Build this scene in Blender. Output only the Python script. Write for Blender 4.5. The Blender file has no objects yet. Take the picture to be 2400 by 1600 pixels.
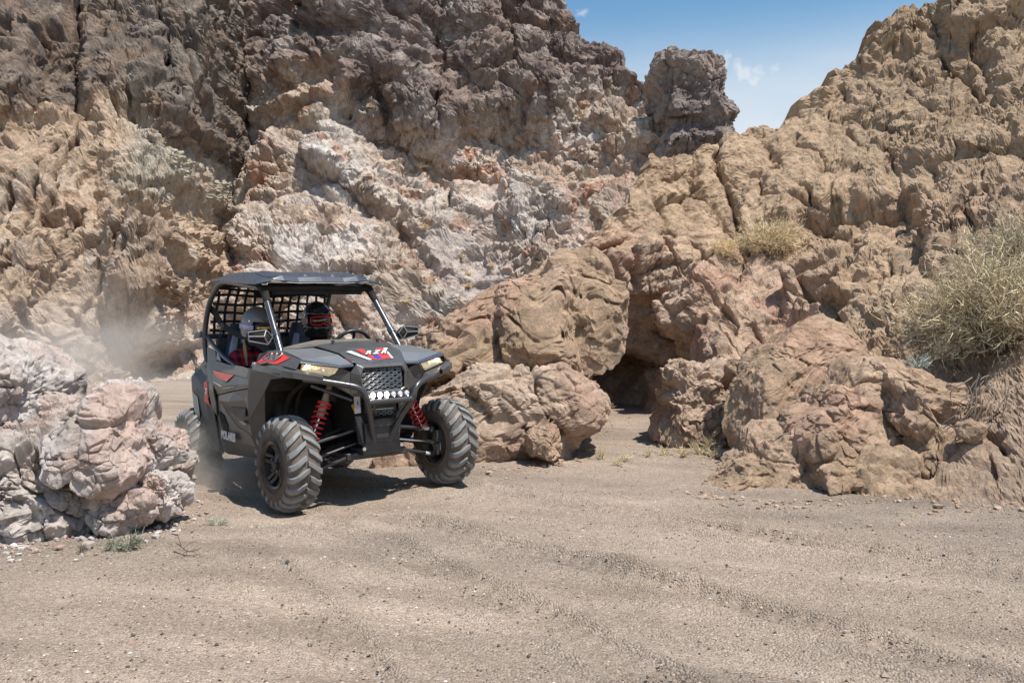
import bpy, bmesh, math, random
import numpy as np
from mathutils import Vector, Matrix
R_ = math.radians
scene = bpy.context.scene
COL = scene.collection
random.seed(7)
PREVIEW = 1.0

# ------------------------------------------------------------------ camera
CAM_H, CAM_P, FPX = 1.3, 0.016, 2000.0
cam_d = bpy.data.cameras.new('camera')
cam_d.sensor_width = 36.0
cam_d.lens = 30.0
cam_d.clip_start = 0.05
cam_d.clip_end = 2000
cam_d.dof.use_dof = False
cam = bpy.data.objects.new('camera', cam_d)
cam.location = (0, 0, CAM_H)
cam.rotation_euler = (math.pi/2 - CAM_P, 0, 0)
COL.objects.link(cam)
scene.camera = cam

# ------------------------------------------------------------------ sky and sun
TO_SUN = Vector((0.33, -0.25, 1.0)).normalized()
world = bpy.data.worlds.new('World')
scene.world = world
world.use_nodes = True
wn = world.node_tree
wn.nodes.clear()
def wnode(t, **k):
    n = wn.nodes.new(t)
    for a, b in k.items():
        setattr(n, a, b)
    return n
w_out = wnode('ShaderNodeOutputWorld')
w_bg = wnode('ShaderNodeBackground')
w_bg.inputs['Strength'].default_value = 0.095
w_sky = wnode('ShaderNodeTexSky', sky_type='NISHITA', sun_disc=False)
w_sky.sun_elevation = math.asin(TO_SUN.z)
w_sky.sun_rotation = math.atan2(TO_SUN.x, TO_SUN.y)
w_sky.altitude = 300
w_sky.air_density = 1.1
w_sky.dust_density = 0.25
w_sky.ozone_density = 2.0
w_tc = wnode('ShaderNodeTexCoord')
# thin cloud veil: noise over the sky direction, thicker towards the horizon
def w_math(op, a, b=None, c=None, clamp=False):
    n = wnode('ShaderNodeMath', operation=op)
    n.use_clamp = clamp
    for i, v in enumerate((a, b, c)):
        if v is None: continue
        if isinstance(v, (int, float)): n.inputs[i].default_value = v
        else: wn.links.new(v, n.inputs[i])
    return n.outputs[0]
def w_blob(direction, radius, soft):
    d = Vector(direction).normalized()
    n = wnode('ShaderNodeVectorMath', operation='DISTANCE')
    wn.links.new(w_warp, n.inputs[0])
    n.inputs[1].default_value = d
    m = wnode('ShaderNodeMapRange', interpolation_type='SMOOTHSTEP')
    wn.links.new(n.outputs['Value'], m.inputs['Value'])
    m.inputs['From Min'].default_value = radius + soft
    m.inputs['From Max'].default_value = max(radius - soft, 0)
    return m.outputs[0]
w_wn = wnode('ShaderNodeTexNoise'); w_wn.inputs['Scale'].default_value = 26; w_wn.inputs['Detail'].default_value = 6
wn.links.new(w_tc.outputs['Generated'], w_wn.inputs['Vector'])
w_sub = wnode('ShaderNodeVectorMath', operation='SUBTRACT'); wn.links.new(w_wn.outputs['Color'], w_sub.inputs[0]); w_sub.inputs[1].default_value = (.5, .5, .5)
w_scl = wnode('ShaderNodeVectorMath', operation='SCALE'); wn.links.new(w_sub.outputs[0], w_scl.inputs[0]); w_scl.inputs['Scale'].default_value = 0.075
w_add = wnode('ShaderNodeVectorMath', operation='ADD'); wn.links.new(w_tc.outputs['Generated'], w_add.inputs[0]); wn.links.new(w_scl.outputs[0], w_add.inputs[1])
w_warp = w_add.outputs[0]
def pxdir(px, py):
    a = (px-1200)/FPX; b = (800-py)/FPX
    c, s = math.cos(CAM_P), math.sin(CAM_P)
    return (a, c+b*s, -s+b*c)
blobs = [(1752, 178, .014, .012, .85), (1775, 172, .011, .010, .85), (1800, 155, .009, .010, .75), (1818, 142, .006, .009, .6), (1730, 160, .009, .009, .5), (1700, 152, .009, .010, .7), (1718, 142, .007, .008, .65), (1512, 188, .012, .010, .6),
         (1356, 46, .005, .005, .5), (1352, 24, .003, .004, .45)]
w_cl = None
for (bx, by, br, bs, bk) in blobs:
    m = w_math('MULTIPLY', w_blob(pxdir(bx, by), br, bs), bk)
    w_cl = m if w_cl is None else w_math('MAXIMUM', w_cl, m)
w_map = wnode('ShaderNodeMapping'); w_map.inputs['Scale'].default_value = (2.2, 2.2, 9.0); w_map.inputs['Rotation'].default_value = (0, .12, 0)
wn.links.new(w_tc.outputs['Generated'], w_map.inputs['Vector'])
w_n2 = wnode('ShaderNodeTexNoise'); w_n2.inputs['Scale'].default_value = 1.3; w_n2.inputs['Detail'].default_value = 9; w_n2.inputs['Roughness'].default_value = .55
wn.links.new(w_map.outputs[0], w_n2.inputs['Vector'])
w_sep = wnode('ShaderNodeSeparateXYZ'); wn.links.new(w_tc.outputs['Generated'], w_sep.inputs[0])
w_hz = wnode('ShaderNodeMapRange', interpolation_type='SMOOTHSTEP'); wn.links.new(w_sep.outputs['Z'], w_hz.inputs['Value'])
w_hz.inputs['From Min'].default_value = .36; w_hz.inputs['From Max'].default_value = .20
w_veil = w_math('MULTIPLY', w_hz.outputs[0], w_math('ADD', w_math('MULTIPLY', w_n2.outputs['Fac'], 1.3), .15), clamp=True)
w_wisp = wnode('ShaderNodeMapRange', interpolation_type='SMOOTHSTEP'); wn.links.new(w_n2.outputs['Fac'], w_wisp.inputs['Value'])
w_wisp.inputs['From Min'].default_value = .50; w_wisp.inputs['From Max'].default_value = .80; w_wisp.inputs['To Max'].default_value = .22
w_fac = w_math('MAXIMUM', w_math('MAXIMUM', w_veil, w_cl), w_wisp.outputs[0], clamp=True)
w_hs = wnode('ShaderNodeHueSaturation'); w_hs.inputs['Saturation'].default_value = 1.15; w_hs.inputs['Hue'].default_value = .488; w_hs.inputs['Value'].default_value = 1.25
wn.links.new(w_sky.outputs[0], w_hs.inputs['Color'])
w_mix = wnode('ShaderNodeMix', data_type='RGBA')
wn.links.new(w_fac, w_mix.inputs['Factor'])
wn.links.new(w_hs.outputs[0], w_mix.inputs['A'])
w_mix.inputs['B'].default_value = (6.9, 7.3, 7.7, 1)
wn.links.new(w_mix.outputs['Result'], w_bg.inputs['Color'])
wn.links.new(w_bg.outputs[0], w_out.inputs[0])

sun_d = bpy.data.lights.new('sun', 'SUN')
sun_d.energy = 5.0
sun_d.angle = R_(0.53)
sun_d.color = (1.0, 0.955, 0.89)
sun = bpy.data.objects.new('sun', sun_d)
sun.rotation_euler = TO_SUN.to_track_quat('Z', 'Y').to_euler()
COL.objects.link(sun)

scene.view_settings.view_transform = 'Standard'
scene.view_settings.look = 'None'
scene.view_settings.gamma = 1
scene.view_settings.exposure = 0.30
scene.view_settings.use_curve_mapping = False

# ------------------------------------------------------------------ helpers
def U(px, py, d):
    """point seen at a pixel of the 2400x1600 photograph, d metres ahead"""
    a, b, c = pxdir(px, py)
    t = d/b
    return np.array((a*t, d, CAM_H + c*t))
def Uv(px, py, d):
    a = (px-1200)/FPX; b = (800-py)/FPX
    c, s = math.cos(CAM_P), math.sin(CAM_P)
    t = d/(c+b*s)
    return np.stack([a*t, d, CAM_H + (-s+b*c)*t], -1)
def tag(o, label=None, cat=None, group=None, kind=None):
    if label: o['label'] = label
    if cat: o['category'] = cat
    if group: o['group'] = group
    if kind: o['kind'] = kind
    return o
def empty(name, loc=(0, 0, 0), parent=None):
    o = bpy.data.objects.new(name, None)
    o.empty_display_size = .1
    o.location = loc
    COL.objects.link(o)
    if parent: o.parent = parent
    return o
def np_mesh(name, V, F, mat, smooth=False, col=None, parent=None):
    me = bpy.data.meshes.new(name)
    V = np.asarray(V, np.float32); F = np.asarray(F, np.int32)
    k = F.shape[1]
    me.vertices.add(len(V)); me.vertices.foreach_set('co', V.ravel())
    me.loops.add(F.size); me.loops.foreach_set('vertex_index', F.ravel())
    me.polygons.add(len(F))
    me.polygons.foreach_set('loop_start', np.arange(0, F.size, k, dtype=np.int32))
    me.polygons.foreach_set('loop_total', np.full(len(F), k, np.int32))
    me.update(calc_edges=True)
    me.polygons.foreach_set('use_smooth', np.full(len(F), smooth, bool))
    if col is not None:
        a = me.color_attributes.new('col', 'FLOAT_COLOR', 'POINT')
        c4 = np.ones((len(V), 4), np.float32); c4[:, :3] = col
        a.data.foreach_set('color', c4.ravel())
    me.materials.append(mat)
    o = bpy.data.objects.new(name, me)
    COL.objects.link(o)
    if parent: o.parent = parent
    return o
def grid_faces(nr, nc):
    i = np.arange(nr-1)[:, None]*nc + np.arange(nc-1)[None, :]
    return np.stack([i, i+1, i+nc+1, i+nc], -1).reshape(-1, 4)

# ---- numpy noise
def _h(ix, iy, iz, s):
    h = (ix.astype(np.uint32)*np.uint32(374761393) + iy.astype(np.uint32)*np.uint32(668265263)
         + iz.astype(np.uint32)*np.uint32(2147483647) + np.uint32((s*1442695041) & 0xffffffff))
    h ^= h >> np.uint32(13); h *= np.uint32(1274126177); h ^= h >> np.uint32(16); h *= np.uint32(2246822519); h ^= h >> np.uint32(15)
    return h
_G = np.array([[1,1,0],[-1,1,0],[1,-1,0],[-1,-1,0],[1,0,1],[-1,0,1],[1,0,-1],[-1,0,-1],[0,1,1],[0,-1,1],[0,1,-1],[0,-1,-1],[1,1,0],[-1,1,0],[0,-1,1],[0,-1,-1]], np.float32)
def perlin(P, s=0):
    P = P.astype(np.float32)
    i0 = np.floor(P); f = P-i0; i0 = i0.astype(np.int64)
    u = f*f*f*(f*(f*6-15)+10)
    r = np.zeros(len(P), np.float32)
    for dx in (0, 1):
        for dy in (0, 1):
            for dz in (0, 1):
                g = _G[_h(i0[:, 0]+dx, i0[:, 1]+dy, i0[:, 2]+dz, s) & np.uint32(15)]
                d = (g[:, 0]*(f[:, 0]-dx) + g[:, 1]*(f[:, 1]-dy) + g[:, 2]*(f[:, 2]-dz))
                w = (u[:, 0] if dx else 1-u[:, 0])*(u[:, 1] if dy else 1-u[:, 1])*(u[:, 2] if dz else 1-u[:, 2])
                r += d*w
    return r
def fbm(P, octs=4, s=0, gain=.5, lac=2.03, ridge=False):
    r = np.zeros(len(P), np.float32); a = 1.0
    for k in range(octs):
        n = perlin(P, s+k*17)
        if ridge: n = .35-np.abs(n)*1.6
        r += a*n; a *= gain; P = P*lac+3.7
    return r
def worley(P, s=0):
    """F1, F2, cell hash in 0..1 (four values), vector to the cell point"""
    P = P.astype(np.float32)
    i0 = np.floor(P).astype(np.int64)
    n = len(P)
    F1 = np.full(n, 9, np.float32); F2 = F1.copy(); H = np.zeros(n, np.uint32); D = np.zeros((n, 3), np.float32)
    for dx in (-1, 0, 1):
        for dy in (-1, 0, 1):
            for dz in (-1, 0, 1):
                cx, cy, cz = i0[:, 0]+dx, i0[:, 1]+dy, i0[:, 2]+dz
                h = _h(cx, cy, cz, s)
                vx = P[:, 0]-(cx+(h & np.uint32(1023))/1023.0)
                vy = P[:, 1]-(cy+((h >> np.uint32(10)) & np.uint32(1023))/1023.0)
                vz = P[:, 2]-(cz+((h >> np.uint32(20)) & np.uint32(1023))/1023.0)
                d = np.sqrt(vx*vx+vy*vy+vz*vz).astype(np.float32)
                m = d < F1
                F2 = np.where(m, F1, np.minimum(F2, d))
                F1 = np.where(m, d, F1)
                H = np.where(m, h, H)
                D[m] = np.stack([vx, vy, vz], -1)[m]
    h2 = _h(H.astype(np.int64), H.astype(np.int64)*0+3, H.astype(np.int64)*0+11, s+5)
    r = np.stack([(h2 & np.uint32(255))/255.0, ((h2 >> np.uint32(8)) & np.uint32(255))/255.0,
                  ((h2 >> np.uint32(16)) & np.uint32(255))/255.0, ((h2 >> np.uint32(24)) & np.uint32(255))/255.0], -1).astype(np.float32)
    return F1, F2, r, D
def crystal(P, freq, amp, s, tilt=.85, k=.48, sign=1, warp=.04, stretch=None):
    """continuous angular relief: the upper (or lower) envelope of randomly tilted caps, meeting in sharp creases"""
    Q = (P if stretch is None else P@stretch)*freq
    Q = (Q + warp*np.stack([perlin(Q*1.3+k_*13.7, s+k_) for k_ in range(3)], -1)).astype(np.float32)
    i0 = np.floor(Q).astype(np.int64)
    best = np.full(len(Q), -9, np.float32); H = np.zeros(len(Q), np.float32)
    for dx in (-1, 0, 1):
        for dy in (-1, 0, 1):
            for dz in (-1, 0, 1):
                cx, cy, cz = i0[:, 0]+dx, i0[:, 1]+dy, i0[:, 2]+dz
                h = _h(cx, cy, cz, s)
                vx = Q[:, 0]-(cx+(h & np.uint32(255))/255.0); vy = Q[:, 1]-(cy+((h >> np.uint32(8)) & np.uint32(255))/255.0); vz = Q[:, 2]-(cz+((h >> np.uint32(16)) & np.uint32(255))/255.0)
                g = _G[(h >> np.uint32(24)) & np.uint32(15)]
                r = ((h >> np.uint32(12)) & np.uint32(255))/255.0
                v = (.35*r+tilt*.6*(g[:, 0]*vx+g[:, 1]*vy+g[:, 2]*vz)-k*(vx*vx+vy*vy+vz*vz)).astype(np.float32)
                m = v > best
                best = np.where(m, v, best); H = np.where(m, r, H)
    return sign*amp*(best-.25), H.astype(np.float32)
def sstep(a, b, x):
    t = np.clip((x-a)/(b-a), 0, 1)
    return t*t*(3-2*t)
def facets(P, freq, amp, s, tilt=.9, crack=.35, cw=.10, warp=.07, stretch=None, cont=0):
    """fractured rock: every Voronoi cell gets its own offset and tilt, with open joints between cells"""
    Q = P if stretch is None else P@stretch
    Q = Q*freq
    if warp:
        Q = Q + warp*np.stack([perlin(Q*.9+k*31.7, s+k) for k in range(3)], -1)*1.6
    F1, F2, r, D = worley(Q, s)
    g = (r[:, 1:4]-.5)*2
    d = (r[:, 0]-.5)*.5 + tilt*(D*g).sum(1)*.8
    e = sstep(0, cw, F2-F1)
    if cont: d = d*np.clip((F2-F1)/cont, 0, 1)*1.3
    opened = sstep(-.12, .22, perlin(Q*.45+11, s+9))
    return amp*(d - crack*opened*(1-e)), r[:, 0], e
def poly_dist(px, py, pts, closed=False):
    pts = np.array(pts, float)
    n = len(pts)
    best = np.full(px.shape, 1e9)
    for i in range(n if closed else n-1):
        a = pts[i]; b = pts[(i+1) % n]
        ab = b-a; t = np.clip(((px-a[0])*ab[0]+(py-a[1])*ab[1])/(ab@ab+1e-9), 0, 1)
        best = np.minimum(best, np.hypot(px-a[0]-t*ab[0], py-a[1]-t*ab[1]))
    return best
def poly_sdf(px, py, pts):
    """positive inside"""
    d = poly_dist(px, py, pts, True)
    pts = np.array(pts, float); n = len(pts)
    ins = np.zeros(px.shape, bool)
    for i in range(n):
        x1, y1 = pts[i]; x2, y2 = pts[(i+1) % n]
        if y1 == y2: continue
        c = ((y1 > py) != (y2 > py)) & (px < (x2-x1)*(py-y1)/(y2-y1)+x1)
        ins ^= c
    return np.where(ins, d, -d)
def tps(ctrl):
    C = np.array(ctrl, float); X = C[:, :2]/1000; v = C[:, 2]; n = len(C)
    def k(r2): return .5*r2*np.log(r2+1e-9)
    K = k(((X[:, None]-X[None])**2).sum(-1)) + np.eye(n)*2e-3
    Pm = np.c_[np.ones(n), X]
    A = np.block([[K, Pm], [Pm.T, np.zeros((3, 3))]])
    w = np.linalg.solve(A, np.r_[v, 0, 0, 0])
    def ev(px, py):
        q = np.stack([px, py], -1)/1000
        out = w[n]+w[n+1]*q[..., 0]+w[n+2]*q[..., 1]
        for i in range(n):
            out = out + w[i]*k(((q-X[i])**2).sum(-1))
        return out
    return ev
def grid_normals(P):
    du = np.gradient(P, axis=1); dv = np.gradient(P, axis=0)
    N = np.cross(du, dv); N /= np.linalg.norm(N, axis=-1, keepdims=True)+1e-9
    return N
def blur(P, k=3):
    for _ in range(k):
        P = P.copy()
        P[1:-1] = (P[:-2]+2*P[1:-1]+P[2:])/4
        P[:, 1:-1] = (P[:, :-2]+2*P[:, 1:-1]+P[:, 2:])/4
    return P

# ------------------------------------------------------------------ materials
def new_mat(name):
    m = bpy.data.materials.new(name); m.use_nodes = True
    nt = m.node_tree; b = nt.nodes['Principled BSDF']
    return m, nt, b
def rock_mat(name, fine=1.0, spec=.15, var=.35, grain=60, dark=(.10, .075, .06), fleck_shade=.35):
    m, nt, b = new_mat(name)
    N = nt.nodes.new; L = nt.links.new
    at = N('ShaderNodeAttribute'); at.attribute_name = 'col'
    tc = N('ShaderNodeTexCoord')
    n1 = N('ShaderNodeTexNoise'); n1.inputs['Scale'].default_value = 7; n1.inputs['Detail'].default_value = 8; n1.inputs['Roughness'].default_value = .65
    n2 = N('ShaderNodeTexNoise'); n2.inputs['Scale'].default_value = grain; n2.inputs['Detail'].default_value = 5; n2.inputs['Roughness'].default_value = .7
    L(tc.outputs['Object'], n1.inputs['Vector']); L(tc.outputs['Object'], n2.inputs['Vector'])
    r1 = N('ShaderNodeMapRange'); L(n1.outputs['Fac'], r1.inputs['Value'])
    r1.inputs['From Min'].default_value = .3; r1.inputs['From Max'].default_value = .7; r1.inputs['To Min'].default_value = 1-var; r1.inputs['To Max'].default_value = 1+var
    r2 = N('ShaderNodeMapRange'); L(n2.outputs['Fac'], r2.inputs['Value'])
    r2.inputs['From Min'].default_value = .3; r2.inputs['From Max'].default_value = .7; r2.inputs['To Min'].default_value = 1-var*.8; r2.inputs['To Max'].default_value = 1+var*.8
    mu = N('ShaderNodeMath'); mu.operation = 'MULTIPLY'; L(r1.outputs[0], mu.inputs[0]); L(r2.outputs[0], mu.inputs[1])
    sc = N('ShaderNodeVectorMath'); sc.operation = 'SCALE'; L(at.outputs['Color'], sc.inputs[0]); L(mu.outputs[0], sc.inputs['Scale'])
    # dark flecks: mineral specks, and small pit shadows painted into the colour
    v = N('ShaderNodeTexNoise'); v.inputs['Scale'].default_value = 22; v.inputs['Detail'].default_value = 3; L(tc.outputs['Object'], v.inputs['Vector'])
    rv = N('ShaderNodeMapRange'); rv.inputs['From Min'].default_value = .60; rv.inputs['From Max'].default_value = .72; rv.inputs['To Max'].default_value = fleck_shade; L(v.outputs['Fac'], rv.inputs['Value'])
    mx = N('ShaderNodeMix'); mx.data_type = 'RGBA'; L(rv.outputs[0], mx.inputs['Factor']); L(sc.outputs[0], mx.inputs['A']); mx.inputs['B'].default_value = (*dark, 1)
    L(mx.outputs['Result'], b.inputs['Base Color'])
    b.inputs['Roughness'].default_value = .92
    b.inputs['Specular IOR Level'].default_value = spec
    n3 = N('ShaderNodeTexNoise'); n3.inputs['Scale'].default_value = grain*.55; n3.inputs['Detail'].default_value = 8; n3.inputs['Roughness'].default_value = .75
    L(tc.outputs['Object'], n3.inputs['Vector'])
    bp = N('ShaderNodeBump'); bp.inputs['Strength'].default_value = .75; bp.inputs['Distance'].default_value = .05*fine
    L(n3.outputs['Fac'], bp.inputs['Height']); L(bp.outputs[0], b.inputs['Normal'])
    return m
def plain(name, col, rough=.5, metal=0, spec=.5, bump=0, bscale=80, dust=0, dustcol=(.34, .27, .21), coat=0):
    m, nt, b = new_mat(name)
    N = nt.nodes.new; L = nt.links.new
    b.inputs['Roughness'].default_value = rough; b.inputs['Metallic'].default_value = metal
    b.inputs['Specular IOR Level'].default_value = spec
    b.inputs['Coat Weight'].default_value = coat
    tc = N('ShaderNodeTexCoord')
    n1 = N('ShaderNodeTexNoise'); n1.inputs['Scale'].default_value = 9; n1.inputs['Detail'].default_value = 7; n1.inputs['Roughness'].default_value = .65
    L(tc.outputs['Object'], n1.inputs['Vector'])
    r = N('ShaderNodeMapRange'); r.inputs['From Min'].default_value = .35; r.inputs['From Max'].default_value = .75
    r.inputs['To Min'].default_value = dust*.35; r.inputs['To Max'].default_value = min(dust*1.4, 1); L(n1.outputs['Fac'], r.inputs['Value'])
    mx = N('ShaderNodeMix'); mx.data_type = 'RGBA'; mx.inputs['A'].default_value = (*col, 1); mx.inputs['B'].default_value = (*dustcol, 1)
    L(r.outputs[0], mx.inputs['Factor']); L(mx.outputs['Result'], b.inputs['Base Color'])
    rr = N('ShaderNodeMapRange'); rr.inputs['To Min'].default_value = rough; rr.inputs['To Max'].default_value = .95; L(r.outputs[0], rr.inputs['Value']); L(rr.outputs[0], b.inputs['Roughness'])
    if bump:
        n3 = N('ShaderNodeTexNoise'); n3.inputs['Scale'].default_value = bscale; n3.inputs['Detail'].default_value = 4; L(tc.outputs['Object'], n3.inputs['Vector'])
        bp = N('ShaderNodeBump'); bp.inputs['Strength'].default_value = .5; bp.inputs['Distance'].default_value = bump; L(n3.outputs['Fac'], bp.inputs['Height']); L(bp.outputs[0], b.inputs['Normal'])
    return m
def emit_mat(name, col, strength):
    m, nt, b = new_mat(name)
    b.inputs['Base Color'].default_value = (*col, 1)
    b.inputs['Emission Color'].default_value = (*col, 1); b.inputs['Emission Strength'].default_value = strength
    return m

# ================================================================== TERRAIN
ROCK_FAR = rock_mat('pale_volcanic_rock', fine=1.7, var=.30, grain=30, fleck_shade=.45)
ROCK_TAN = rock_mat('brown_conglomerate', fine=1.15, var=.26, grain=42, dark=(.11, .075, .05), fleck_shade=.35)
ROCK_NEAR = rock_mat('pinkish_white_rock', fine=.45, var=.20, grain=80, dark=(.20, .13, .11), fleck_shade=.25)

def mixc(c, w, col):
    w = np.clip(w, 0, 1)[:, None]
    return c*(1-w)+np.array(col, np.float32)[None]*w

GH_POINTS = []
def ground_h(x, y):
    """height of the wash floor"""
    x = np.asarray(x, float); y = np.asarray(y, float)
    P = np.stack([x, y, x*0], -1).reshape(-1, 3)
    n = .05*perlin(P*.45, 3)+.022*perlin(P*1.7, 4)+.010*perlin(P*5.1, 5)
    n = n.reshape(x.shape)
    # wheel ruts left by earlier passes, sweeping away to the right
    s = y + .36*x + .018*x*x + .10*perlin(P*.5, 9).reshape(x.shape)
    S = np.stack([s*3.1, x*.10, x*0], -1).reshape(-1, 3)
    S2 = np.stack([s*8.5, x*.35, x*0+7], -1).reshape(-1, 3)
    rut = (.030*perlin(S, 12)+.016*perlin(S2, 14)).reshape(x.shape)
    rut = rut*sstep(1.5, 3.0, y)*(1-sstep(9, 13, y))
    bank = .16*sstep(2.4, 5.0, x)*(1-sstep(8, 14, y)) + .05*np.clip(y-14, 0, 20)*.4
    return n+rut+bank+.0

def sheet(name, mat, pxs, base, sky, depth, nr, nc, feats, colour, back=((.25, -.1), (1.2, -.5), (3.5, -2.5), (8, -8)), kind='structure', post=None, jag=.3):
    bx = np.array(base, float); sx = np.array(sky, float)
    px = np.linspace(pxs[0], pxs[1], nc)
    b = np.interp(px, bx[:, 0], bx[:, 1]); k = np.interp(px, sx[:, 0], sx[:, 1])
    v = np.linspace(0, 1, nr)
    PX = np.broadcast_to(px, (nr, nc)).copy(); PY = b[None]*(1-v[:, None])+k[None]*v[:, None]
    D = tps(depth)(PX, PY)
    P = Uv(PX, PY, D)
    Nn = -blur(grid_normals(P), 12)
    if (Nn[..., 1].mean() > 0): Nn = -Nn
    Nn /= np.linalg.norm(Nn, axis=-1, keepdims=True)
    Pf = P.reshape(-1, 3); Nf = Nn.reshape(-1, 3); pxf = PX.ravel(); pyf = PY.ravel()
    # warp the traced coordinates so no traced line stays straight
    wx = 14*perlin(Pf*1.3, 71)+6*perlin(Pf*4, 72); wy = 14*perlin(Pf*1.3, 73)+6*perlin(Pf*4, 74)
    qx, qy = pxf+wx, pyf+wy
    disp, masks = feats[0](Pf, qx, qy)
    Pf = Pf+Nf*disp[:, None]
    vn = np.stack([perlin(Pf*.9, 81)+.55*perlin(Pf*2.1, 82)+.3*perlin(Pf*4.6, 83), np.zeros(len(Pf)), perlin(Pf*.9, 84)+.55*perlin(Pf*2.1, 85)+.3*perlin(Pf*4.6, 86)], -1)
    Pf = Pf+(jag*(.12+.88*sstep(.80, 1.0, np.broadcast_to(v[:, None], (nr, nc)).ravel())))[:, None]*vn
    if post is not None: Pf = post(Pf, qx, qy)
    Pf = blur(Pf.reshape(nr, nc, 3), 1).reshape(-1, 3)
    # spread the rows and columns evenly over the relief, so steep faces get as many vertices as flat ones
    ch = np.concatenate([Pf, qx[:, None], qy[:, None]]+[m[:, None] for m in masks], 1).reshape(nr, nc, -1)
    for axis in (0, 1):
        A = ch if axis == 0 else ch.transpose(1, 0, 2)
        A = A.copy()
        seg = np.linalg.norm(np.diff(A[..., :3], axis=0), axis=-1)
        ks = 4
        pad = np.pad(seg, ((0, 0), (ks, ks)), 'edge'); cs = np.cumsum(np.pad(pad, ((0, 0), (1, 0))), axis=1)
        seg = .75*(cs[:, 2*ks+1:]-cs[:, :-2*ks-1])/(2*ks+1)+.25*seg.mean()
        cum = np.concatenate([np.zeros((1, seg.shape[1])), np.cumsum(seg, 0)], 0)
        out = np.empty_like(A); m = A.shape[0]
        for j in range(A.shape[1]):
            tq = np.interp(np.linspace(0, cum[-1, j], m), cum[:, j], np.arange(m))
            i0 = np.minimum(tq.astype(int), m-2); w = (tq-i0)[:, None]
            out[:, j] = A[i0, j]*(1-w)+A[i0+1, j]*w
        ch = out if axis == 0 else out.transpose(1, 0, 2)
    P = ch[..., :3]
    N2 = -grid_normals(blur(P, 40))
    s2 = np.sign((N2*Nn).sum(-1).mean()); N2 *= s2
    Pf = P.reshape(-1, 3); Nf = blur(N2, 12).reshape(-1, 3)
    Nf = Nf/(np.linalg.norm(Nf, axis=1)[:, None]+1e-9)
    qx = ch[..., 3].ravel(); qy = ch[..., 4].ravel(); masks = [ch[..., 5+k].ravel() for k in range(len(masks))]
    disp, info = feats[1](Pf, masks)
    c = colour(Pf, qx, qy, info, Nf)
    P = (Pf+Nf*disp[:, None]).reshape(nr, nc, 3)
    rows = [P]; cols = [c.reshape(nr, nc, 3)]
    top = P[-1]
    for dy, dz in back:
        r = top.copy(); r[:, 1] += dy; r[:, 2] += dz
        r += (.22*np.stack([perlin(r*1.6, 80+q) for q in range(3)], -1)+.12*np.stack([perlin(r*4.1, 90+q) for q in range(3)], -1))*min(1, dy*2)
        rows.append(r[None]); cols.append(cols[0][-1:])
    P = np.concatenate(rows, 0); c = np.concatenate(cols, 0)
    n2 = P.shape[0]
    o = np_mesh(name, P.reshape(-1, 3), grid_faces(n2, nc)[:, ::-1], mat, col=c.reshape(-1, 3))
    tag(o, kind=kind)
    return o

def cracks(qx, qy, lst):
    d = np.zeros(qx.shape)
    Q = np.stack([qx*.021, qy*.021, qx*0], -1)
    kd = np.clip(.85+1.5*perlin(Q, 601), .15, 1.6); kw = np.clip(1+1.3*perlin(Q*1.7, 602), .5, 1.8)
    for pts, w, dep in lst:
        r = poly_dist(qx, qy, pts)
        d -= dep*kd*(.75*np.exp(-(r/(w*.62*kw))**2)+.25*np.exp(-r/(w*2.5)))
    return d
def zones(qx, qy, lst):
    d = np.zeros(qx.shape)
    for pts, soft, off in lst:
        d += off*sstep(-soft, soft, poly_sdf(qx, qy, pts))
    return d
def near(x, y):
    return None

TILT = np.array([[.75, -.45, .2], [.3, 1.0, .25], [.45, .1, 1.15]], np.float32)

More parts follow.
